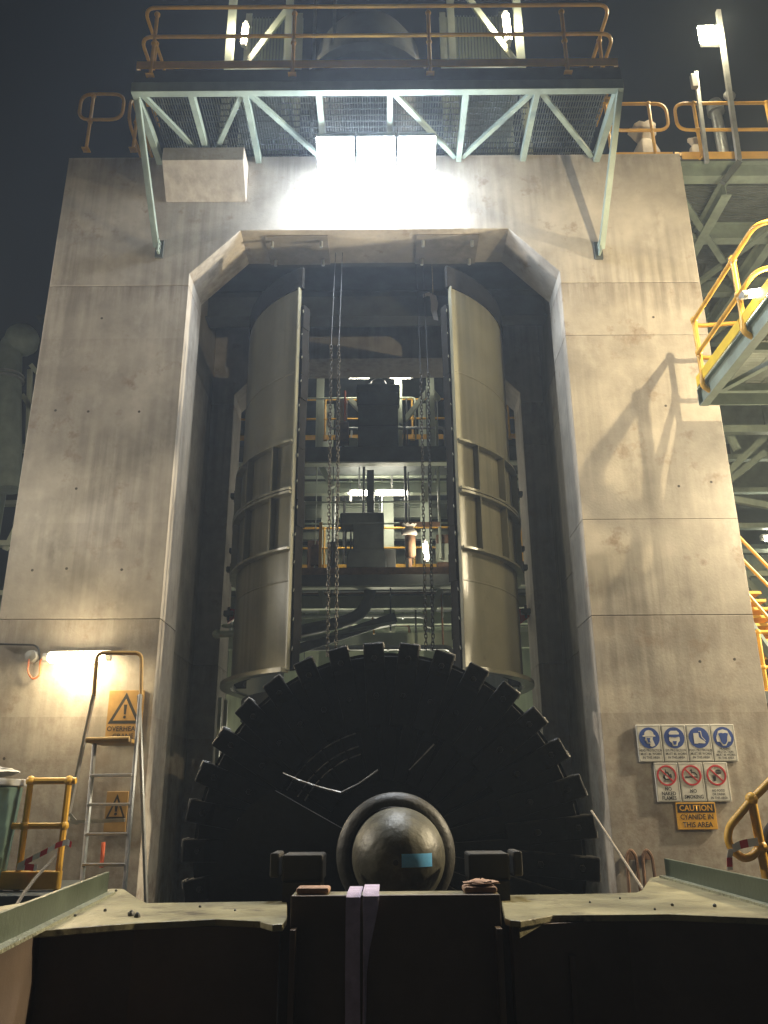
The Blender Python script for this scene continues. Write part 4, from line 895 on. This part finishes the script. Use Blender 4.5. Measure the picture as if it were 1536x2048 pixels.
MB().box(-7, 7, YB-.5, YB+6.5, zc+.25, zc+.32).build('roof_plate', 'steel_dark', bd)
for xc in (-4.6, xpx(652, 17.2), xpx(776, 18.6), xpx(853, 17.2), 4.8):
    MB().ibeam((xc, 17.6, 0), (xc, 17.6, 11), .24, .24, .02, up=(0, 1, 0)).build('column', 'beam_pale', bd)
for px in (640, 797, 862):
    xc = xpx(px, 16.2, 820); MB().ibeam((xc, 16.2, zpx(893, YB)), (xc, 16.2, zc+.2), .16, .16, .016, up=(0, 1, 0)).build('column', 'beam_pale', bd)
for y0, y1, Y in ((990, 1008, 18.0), (1064, 1078, 18.4), (1204, 1216, 18.2), (1266, 1296, 16.6), (1022, 1030, 19.0), (968, 975, 17.0), (945, 952, 16.4)):
    a, b = zpx(y0, Y), zpx(y1, Y); MB().box(-7, 7, Y, Y+.16, b, a).build('girt', 'cladding' if y0 > 1200 else 'beam_pale', bd)
k = -7
while k < 7: MB().box(k, k+.985, 21.5, 21.53, 0, zc+.2).build('clad_sheet', 'cladding_pale' if int(k) % 3 else 'cladding', bd); k += 1
for (a, b, Y) in (((802, 850), (856, 782), 16.0), ((700, 800), (722, 822), 16.0), ((640, 930), (666, 975), 15.6), ((868, 930), (850, 1000), 15.6), ((640, 1180), (655, 1215), 15.6), ((880, 1176), (858, 1255), 15.6), ((862, 780), (878, 800), 16.4)):
    pbar(MB(), a, b, Y, .10, .12, (0, 1, 0)).build('brace', 'beam_pale', bd)
# things on the upper floor
m1 = thing('drive_gearbox', 'bulky dark gearbox block silhouetted on the upper floor behind the mill', 'gearbox', at(755, 890, 15.3))
mb = rect_px(MB(), 716, 782, 797, 892, 15.3, .7).build('case', 'steel_dark', m1, bevel=.03)
rect_px(MB(), 712, 768, 800, 784, 15.28, .8).build('cover', 'steel_dark', m1, bevel=.03)
c = at(757, 768, 15.6); MB().lathe([(0, .1), (.10, .09), (.16, .04), (.17, -.02)], (c.x, 15.6, c.z), n=18).build('fan_cowl', 'steel_dark', m1, True)
for y in (808, 850): rect_px(MB(), 716, y, 797, y+2, 15.285, .015).build('case_joint', 'cable', m1)
m2 = thing('drive_gearbox', 'bulky dark gearbox block on the lower floor with a flared base', 'gearbox', at(735, 1140, 15.3))
rect_px(MB(), 706, 1048, 768, 1100, 15.3, .6).build('case', 'steel_dark', m2, bevel=.02)
a, b, c, d = at(693, 1136, 15.3), at(773, 1136, 15.3), at(766, 1098, 15.3), at(699, 1098, 15.3)
MB().prism([(a.x, a.z), (b.x, b.z), (b.x, b.z+.2), (c.x, c.z), (d.x, d.z), (a.x, a.z+.2)], 15.28, 15.95).build('base', 'steel_dark', m2, bevel=.02)
rect_px(MB(), 680, 1024, 768, 1048, 15.28, .5).build('top_cover', 'steel_dark', m2, bevel=.04)
rect_px(MB(), 734, 940, 748, 1026, 15.5, .14).build('drive_column', 'steel_dark', m2)
for px in (690, 700): rect_px(MB(), px, 1060, px+3, 1110, 15.3, .04).build('tie_rod', 'cable', m2)
m3 = thing('accumulator', 'rust brown pressure cylinder on a post at the lower floor edge', 'cylinder', at(820, 1140, 15.1))
c0, c1 = at(821, 1118, 15.15), at(821, 1066, 15.15)
MB().lathe([(0, c0.z), (.07, c0.z+.02), (.105, c0.z+.07), (.105, c1.z-.08), (.07, c1.z-.02), (0, c1.z)], (c0.x, 15.15, 0), n=16).build('vessel', 'rust', m3, True)
MB().box(c0.x-.03, c0.x+.03, 15.12, 15.18, zpx(1146, 15.1), zpx(1044, 15.1)).build('post', 'rust', m3)
rect_px(MB(), 800, 1044, 880, 1052, 15.2, .05).build('bracket_arm', 'rust', m3)
sack('plastic_bag', 'crumpled pale plastic bag tied on top of the rust brown cylinder', (c0.x-.02, 15.08, c1.z-.06), .3, .14, .2, seed=8)
# panel, red pipe, brown box at the upper floor
tag(rect_px(MB(), 672, 798, 694, 845, 15.8, .04).build('white_board', 'sign_white', None, bevel=.004), 'white panel board behind the chains on the upper floor', 'board')
c0, c1 = at(690, 782, 15.7), at(690, 842, 15.7)
tag(MB().tube([(c0.x, 15.7, c0.z), (c0.x, 15.7, c1.z)], .022, 8).build('red_pipe', 'orange_red', None, True), 'orange red upright pipe in front of the white panel board', 'pipe')
tag(rect_px(MB(), 672, 844, 697, 880, 15.55, .3).build('switch_box', 'rust', None, bevel=.01), 'brown switch box below the orange red pipe', 'box')
for (lab, Y, y0, x0, x1) in (('yellow handrail on the upper floor behind the gearbox', 16.6, 880, -3.2, 3.2), ('yellow handrail on the lower floor behind the gearbox', 17.0, 1140, -3.4, 3.4)):
    z = zpx(y0, Y); handrail('handrail', lab, [(x0, Y, z), (x1, Y, z)], [(x, Y, z) for x in (x0+.3, -1.2, .75, x1-.3)], h=1.0 if y0 < 900 else .95)
c = at(640, 1146, 15.1); tag(MB().box(c.x-.03, c.x+.03, 15.05, 15.11, c.z, at(640, 1046, 15.1).z).build('yellow_post', 'yellow', None, bevel=.004), 'square yellow post at the lower floor edge beside the chains', 'post')
tag(rect_px(MB(), 560, 1136, 960, 1147, 14.9, .02).build('kick_plate', 'rust', None), 'worn orange kick plate along the lower floor edge', 'kick plate')
# pipes, conduits and cable trays running through the building
rnd = random.Random(21)
for i in range(16):
    y = rnd.choice([rnd.uniform(765, 885), rnd.uniform(945, 1130), rnd.uniform(1185, 1300)]); Y = rnd.uniform(15.6, 19.5); z = zpx(y, Y); r = rnd.choice([.02, .03, .05, .08])
    x0 = rnd.uniform(-3.4, -.4); x1 = rnd.uniform(.2, 3.4); m = MB().tube(fillet([(x0, Y, z+rnd.uniform(-1, 1)), (x0, Y, z), (x1, Y, z), (x1, Y, z-rnd.uniform(.3, 1.2))], r*4), r, 8)
    for q in range(4): xx = x0+(x1-x0)*(q+.5)/4; m.tube([(xx-.02, Y, z), (xx+.02, Y, z)], r*1.5, 8)
    m.build('pipe_run', rnd.choice(['beam_pale', 'galvanised', 'steel_dark', 'rust', 'cladding']), bd, True)
for i in range(16):
    px = rnd.uniform(622, 892); Y = rnd.uniform(15.3, 17.4); za, zb_ = sorted([zpx(rnd.uniform(770, 890), Y), zpx(rnd.uniform(940, 1290), Y)]); r = rnd.choice([.012, .018, .03]); xx = xpx(px, Y)
    MB().tube([(xx, Y, za), (xx+rnd.uniform(-.02, .02), Y, zb_)], r, 6).build('conduit', rnd.choice(['cable', 'galvanised', 'beam_pale', 'steel_dark']), bd, True)
for i in range(14):
    px = rnd.uniform(625, 890); Y = rnd.uniform(15.4, 16.4); fl_ = rnd.choice([zpx(893, YB), zpx(1148, YB)]); w_, h_ = rnd.uniform(.08, .3), rnd.uniform(.15, .5); xx = xpx(px, Y)
    MB().box(xx-w_/2, xx+w_/2, Y, Y+rnd.uniform(.1, .3), fl_+rnd.uniform(0, .5), fl_+.5+h_).build('junction_panel', rnd.choice(['plastic_grey', 'cladding', 'steel_dark', 'beam_pale', 'rust']), bd, bevel=.008)
# lamps
for i, (a, b, Y, lab, pw) in enumerate((((697, 754), (740, 754), 15.9, 'thin bright strip lamp above the gearbox, nearer the orange pipe', 22), ((780, 754), (822, 754), 15.9, 'thin bright strip lamp above the gearbox, nearer the diagonal brace', 22),
                                        ((700, 986), (737, 986), 16.4, 'fat glowing tube lamp beside the drive column, gearbox side', 40), ((752, 986), (815, 986), 16.4, 'fat glowing tube lamp beside the drive column, longer one', 55))):
    tube_lamp('tube_lamp', lab, at(*a, Y), at(*b, Y), 'tube_back', pw, (1, .93, .75), r=.035 if i < 2 else .055, off=(0, .05, .07), hang=None if i < 2 else at((a[0]+b[0])/2, 938, Y))
c = at(851, 1102, 15.0); tube_lamp('upright_lamp', 'blazing upright lamp at the lower floor edge by the chains', c+V(0.02, 0, -.17), c+V(-.01, 0, .17), 'tube_back', 35, (1, .9, .66), r=.05, off=(.02, .09, 0))
tube_lamp('tube_lamp', 'tube lamp under the lower floor of the process building', (-.3, 18.6, 3.2), (.9, 18.6, 3.2), 'tube_back', 380, (1, .93, .7), r=.04, off=(0, .05, .07))
# thick hose and the slanting channel
tag(MB().tube(fillet([at(742, 1160, 15.4), at(740, 1190, 15.4), at(728, 1222, 15.35), at(700, 1240, 15.3), at(650, 1252, 15.2), at(600, 1262, 15.1)], .25, 6), .115, 14).build('slurry_hose', 'rubber', None, True), 'thick black slurry hose curving down under the lower floor', 'hose')
ch = thing('slanting_channel', 'slanting steel channel beam hung under the slurry hose', 'beam', at(700, 1280, 14.9))
pbar(MB(), (590, 1284), (792, 1246), 14.9, .06, .16, (0, 1, 0)).build('channel_web', 'steel_green', ch)
pbar(MB(), (590, 1300), (792, 1234), 14.86, .18, .02, (0, 1, 0)).build('channel_flange', 'steel_dark', ch)
pbar(MB(), (781, 1176), (781, 1262), 14.9, .03, .03, (0, 1, 0)).build('hanger', 'steel_dark', ch)
tag(pbar(MB(), (745, 1235), (748, 1268), 15.9, .04, .04, (0, 1, 0)).build('yellow_stub', 'yellow', None), 'short yellow stub post behind the slanting channel', 'post')
# red guards glimpsed beside the shells
for px, lab in ((1050, 'dark red triangular guard on the far side of the right shell half'), (466, 'dark red guard behind the left shell half')):
    c = at(px, 1230, 12.9); tag(MB().prism([(c.x-.12, c.z+.1), (c.x+.1, c.z+.08), (c.x+.06, c.z-.04), (c.x-.1, c.z-.16)], 12.85, 12.95).build('guard', 'red_paint', None, bevel=.01), lab, 'guard')

# hoist chain and cream post between left leg and shell
cp = thing('cream_post', 'slim cream post with a hanging hoist chain between left leg and shell', 'post', at(450, 1500, 11.8))
for a, b in (((441, 1395), (432, 1560)), ((452, 1400), (446, 1560))): pbar(MB(), a, b, 11.8, .05, .05, (0, 1, 0)).build('post', 'cladding_pale', cp)
vl = thing('green_valve', 'small green hand valve beside the left shell half', 'valve', at(450, 1268, 11.2))
c = at(450, 1268, 10.2); MB().tube([c+V(-.1, 0, 0), c+V(.12, 0, 0)], .045, 10).ball(c+V(-.1, 0, 0), .06).build('body', 'cladding', vl, True)
MB().lathe([(.06, -.01), (.08, -.01), (.08, .01), (.06, .01)], (c.x+.03, c.y, c.z+.1), 'Z', 14).build('hand_wheel', 'cladding', vl, True)

# ------------------------------------------------------------------ steel building beyond the right leg
rb = thing('side_building', 'dark green steel building with crossed beams beyond the right leg', 'building', (7, 14, 0))
for y0, y1, Y, mt in ((448, 462, 12.5, 'steel_green'), (850, 864, 12.0, 'steel_green'), (908, 918, 12.6, 'steel_green'), (975, 984, 13.2, 'steel_green'), (1046, 1056, 13.0, 'steel_green'), (1098, 1106, 13.4, 'steel_green'), (1142, 1152, 13.6, 'beam_pale'), (1330, 1345, 12.6, 'steel_green')):
    a, b = at(1450, y0, Y).z, at(1450, y1, Y).z; MB().box(4.3, 11, Y, Y+.12, b, a).build('beam', mt, rb)
for a, b, Y in (((1440, 960), (1536, 868), 12.3), ((1455, 862), (1475, 900), 12.2), ((1450, 968), (1530, 905), 12.4), ((1452, 996), (1560, 1016), 12.1), ((1485, 1155), (1560, 1110), 12.8), ((1478, 1148), (1560, 1235), 12.8), ((1400, 640), (1490, 445), 12.6), ((1440, 470), (1536, 330), 12.8)):
    pbar(MB(), a, b, Y, .10, .08, (0, 1, 0)).build('brace', 'steel_green', rb)
mb = MB(); k = 0
while k < 30:
    p0, p1 = at(1392+k*4, 700-k*3, 12.9), at(1470+k*4, 470-k*3, 12.9); mb.bar(p0, p1, .02, .06, (0, 1, 0)); k += 1
mb.build('ribbed_panel', 'cladding', rb)
x = 4.3
while x < 11: MB().box(x, x+.985, 16.0, 16.04, 0, 10.2).build('clad_sheet', 'steel_green', rb); x += 1
for xc in (5.2, 7.6): MB().ibeam((xc, 12.9, 0), (xc, 12.9, 10.1), .22, .22, .018, up=(0, 1, 0)).build('column', 'steel_green', rb)
for z in (4.3, 7.0): MB().box(4.3, 11, 13.6, 16.0, z, z+.06).build('floor_plate', 'steel_dark', rb)
pipe = thing('pipe_bend', 'dark bent process pipe under the side platform', 'pipe', at(1480, 420, 11.5))
MB().tube(fillet([at(1390, 560, 11.5), at(1430, 455, 11.5), at(1470, 415, 11.5), at(1560, 440, 11.5)], .5, 6), .09, 10).build('barrel', 'steel_dark', pipe, True)
ys = thing('yellow_sign_plate', 'narrow yellow plate on the building beyond the right leg', 'plate', at(1405, 485, 12.0)); pbar(MB(), (1403, 492), (1414, 472), 12.0, .10, .02, (0, 1, 0)).build('plate', 'yellow_bright', ys)
tube_lamp('tube_lamp', 'tube lamp inside the building beyond the right leg', (6.6, 13.4, 6.3), (7.6, 13.4, 6.3), 'tube_back', 60, (1, .9, .68))
# yellow stair beyond the right leg
stq = thing('steel_stair', 'yellow railed steel stair descending beyond the right leg', 'stair', at(1536, 1400, 10.8))
YS1 = 10.8
for a, b in (((1455, 1050), (1600, 1200)), ((1464, 1098), (1600, 1236)), ((1476, 1165), (1600, 1310))):
    MB().tube([at(*a, YS1), at(*b, YS1)], .024, 8).build('rail', 'yellow', stq, True)
for i in range(9):
    a = at(1476+9*i, 1185+16*i, YS1+.05); MB().box(a.x-.05, a.x+.32, YS1+.05, YS1+.95, a.z-.02, a.z+.02).build('tread', 'yellow', stq, bevel=.004)
pbar(MB(), (1470, 1205), (1620, 1425), YS1+.03, .04, .2, (0, 1, 0)).build('stringer', 'steel_green', stq)
p0 = at(1518, 1375, 10.0); xq = at(1506, 1264, 10.0)
handrail('handrail', 'yellow landing handrail at the foot of the stair beyond the right leg', [(xq.x-.1, 10.0, p0.z-.05), (xq.x+2, 10.0, p0.z-.05)], [(xq.x+.06, 10.0, p0.z-.05), (xq.x+1.6, 10.0, p0.z-.05)], h=(xq.z-p0.z)+.05, mid=.4)
ln = thing('stair_landing', 'dark steel landing under the yellow landing handrail', 'landing', (5.5, 10.2, p0.z-.1)); MB().box(4.3, 8, 9.9, 11.2, p0.z-.2, p0.z-.055).build('deck', 'steel_dark', ln); MB().box(5.6, 5.72, 10.4, 10.52, 0, p0.z-.202).build('leg', 'steel_dark', ln)
tube_lamp('tube_lamp', 'warm tube lamp over the stair foot beside the right leg', (5.55, 6.9, 4.3), (5.55, 6.2, 4.3), 'tube_warm', 170, (1, .79, .46), off=(.08, 0, .05))

# ------------------------------------------------------------------ left side: duct, platform and lamp
lb_ = thing('dust_duct', 'grey flanged dust duct with an elbow beyond the left leg', 'duct', at(20, 900, 13))
def ppt(x, y): return at(x, y, 13)
MB().tube(fillet([ppt(18, 980), ppt(18, 760), ppt(20, 690), ppt(60, 668)], .25, 6), .21, 16).build('barrel', 'steel_green', lb_, True)
for y in (752, 760): c = ppt(18, y); MB().lathe([(.21, -.015), (.26, -.015), (.26, .015), (.21, .015)], (c.x, 13, c.z), n=20).build('flange', 'galvanised', lb_, True)
c = ppt(44, 680); MB().ball(c, .3, 14, 10).build('elbow_cowl', 'steel_green', lb_, True)
lf = thing('left_building', 'pale steel platform frame beyond the left leg', 'steel frame', (-7, 13.5, 0))
for y0, y1, Y in ((888, 900, 13.2), (1080, 1090, 13), (1180, 1190, 13), (1000, 1008, 13.6)):
    a, b = at(30, y0, Y).z, at(30, y1, Y).z; MB().box(-11, -4.4, Y, Y+.15, b, a).build('beam', 'beam_pale', lf)
for a, b in (((45, 790), (72, 830)), ((62, 730), (74, 745)), ((10, 1100), (60, 1000)), ((60, 740), (56, 900))): pbar(MB(), a, b, 13.1, .08, .06, (0, 1, 0)).build('brace', 'beam_pale', lf)
for xc in (-6.6, -9.0): MB().ibeam((xc, 13.3, 0), (xc, 13.3, at(30, 888, 13.2).z), .2, .2, .018, up=(0, 1, 0)).build('column', 'steel_green', lf)
MB().box(-11, -4.4, 13.4, 16, at(30, 888, 13.2).z-.05, at(30, 888, 13.2).z).build('floor_plate', 'steel_dark', lf)
x = -11
while x < -4.6: MB().box(x, x+.985, 16.0, 16.04, 0, 6.0).build('clad_sheet', 'steel_green', lf); x += 1
c = at(-34, 1015, 8.4); fl = thing('floodlight', 'white floodlight bracketed beside the left leg, facing the mill', 'floodlight', c)
MB().box(c.x-.14, c.x-.02, 8.28, 8.52, c.z-.16, c.z+.16).build('housing', 'galvanised', fl, bevel=.02); MB().box(c.x-.018, c.x-.006, 8.30, 8.50, c.z-.14, c.z+.14).build('lens', 'tube_back', fl)
MB().tube([(c.x-.08, 8.4, c.z-.16), (c.x-.08, 8.4, 0.0)], .03, 8).build('stand', 'galvanised', fl, True)
light('flood_beam', (c.x+.03, 8.4, c.z), 40, (1, .93, .80), .08, fl, 'SPOT', aim=(2.4, 9.35, c.z-.3), angle=math.radians(70), blend=.6)
c = V(4.95, 8.6, 5.3); fl = thing('floodlight', 'added warm floodlight out of view under the walkway, facing the mill', 'floodlight', c)  # flood added out of view to brighten the opposite leg's reveal
MB().box(c.x+.02, c.x+.14, 8.48, 8.72, c.z-.16, c.z+.16).build('housing', 'galvanised', fl, bevel=.02); MB().box(c.x+.006, c.x+.018, 8.50, 8.70, c.z-.14, c.z+.14).build('lens', 'pole_lens', fl)
MB().tube([(c.x+.08, 8.6, c.z+.16), (c.x+.08, 8.6, WZ)], .03, 8).build('drop_rod', 'galvanised', fl, True)
light('flood_beam', (c.x-.03, 8.6, c.z), 60, (1, .84, .56), .08, fl, 'SPOT', aim=(-2.4, 9.35, c.z-.8), angle=math.radians(110), blend=.6)
# lamp added out of view at the left to light the left leg
c = V(-4.9, 6.2, 6.6); tube_lamp('tube_lamp', 'added warm tube lamp out of view above the bin, lighting the left leg', c, c+V(0, -.9, 0), 'tube_warm', 20, (1, .82, .58), off=(-.08, 0, .05))

# floodlight masts added out of view on either side to brighten the leg reveals
for sgn, pw, ym, col, lab in ((-1, 2600, 8.4, (1, .91, .78), 'added floodlight mast out of view beyond the left leg, brightening the reveals'), (1, 6500, 8.18, (1, .84, .58), 'added floodlight mast out of view beyond the right leg, brightening the reveals')):
    x = 9.2*sgn; z = 6.6; ms = thing('added_mast', lab, 'lamp mast', (x, ym, 0), 'added floodlight masts beside the portal')
    MB().lathe([(.09, 0), (.06, z+.3), (0, z+.32)], (x+.2*sgn, ym, 0), n=12).build('pole', 'galvanised', ms, True)
    MB().box(min(x, x+.14*sgn), max(x, x+.14*sgn), ym-.2, ym+.2, z-.18, z+.18).build('lamp_housing', 'galvanised', ms, bevel=.02)
    MB().box(min(x-.012*sgn, x-.002*sgn), max(x-.012*sgn, x-.002*sgn), ym-.17, ym+.17, z-.15, z+.15).build('lamp_lens', 'pole_lens', ms)
    light('mast_beam', (x-.05*sgn, ym, z), pw, col, .12, ms, 'SPOT', aim=(-2.4*sgn, 9.3, 4.7), angle=math.radians(86), blend=.35)

# ------------------------------------------------------------------ dusty air
HAZE = 0.0035
hz = MB().box(-60, 60, -30, 60, -1.0, 30).build('haze', 'ground'); hz['kind'] = 'stuff'; hz['label'] = 'thin dusty night air around the lamps'
m = bpy.data.materials.new('haze'); m.use_nodes = True; t = m.node_tree
for nn in list(t.nodes):
    if nn.type == 'BSDF_PRINCIPLED': t.nodes.remove(nn)
pv = t.nodes.new('ShaderNodeVolumePrincipled'); pv.inputs['Density'].default_value = HAZE; pv.inputs['Color'].default_value = (.66, .80, 1.0, 1); pv.inputs['Anisotropy'].default_value = .35
t.links.new(pv.outputs['Volume'], t.nodes['Material Output'].inputs['Volume'])
hz.data.materials.clear(); hz.data.materials.append(m); hz.display_type = 'WIRE'

# cloth scrap hanging high in the mill mouth
hc_ = thing('hanging_cloth', 'pale torn cloth scrap hanging high between the shell halves', 'cloth', at(862, 590, 9.9))
ribbon(MB(), [at(846, 592, 9.9), at(856, 588, 9.9), at(866, 592, 9.9), at(869, 606, 9.9), at(868, 622, 9.88), at(872, 640, 9.9)], [V(0, .01, .06), V(.03, .02, .07), V(.09, .02, .02), V(.10, .02, 0), V(.085, .03, 0), V(.06, .02, 0)], .004).build('scrap', 'bag', hc_, True)
MB().tube([at(866, 590, 9.9), V(at(866, 590, 9.9).x, 9.95, 9.52)], .006, 5).build('cord', 'rope', hc_)
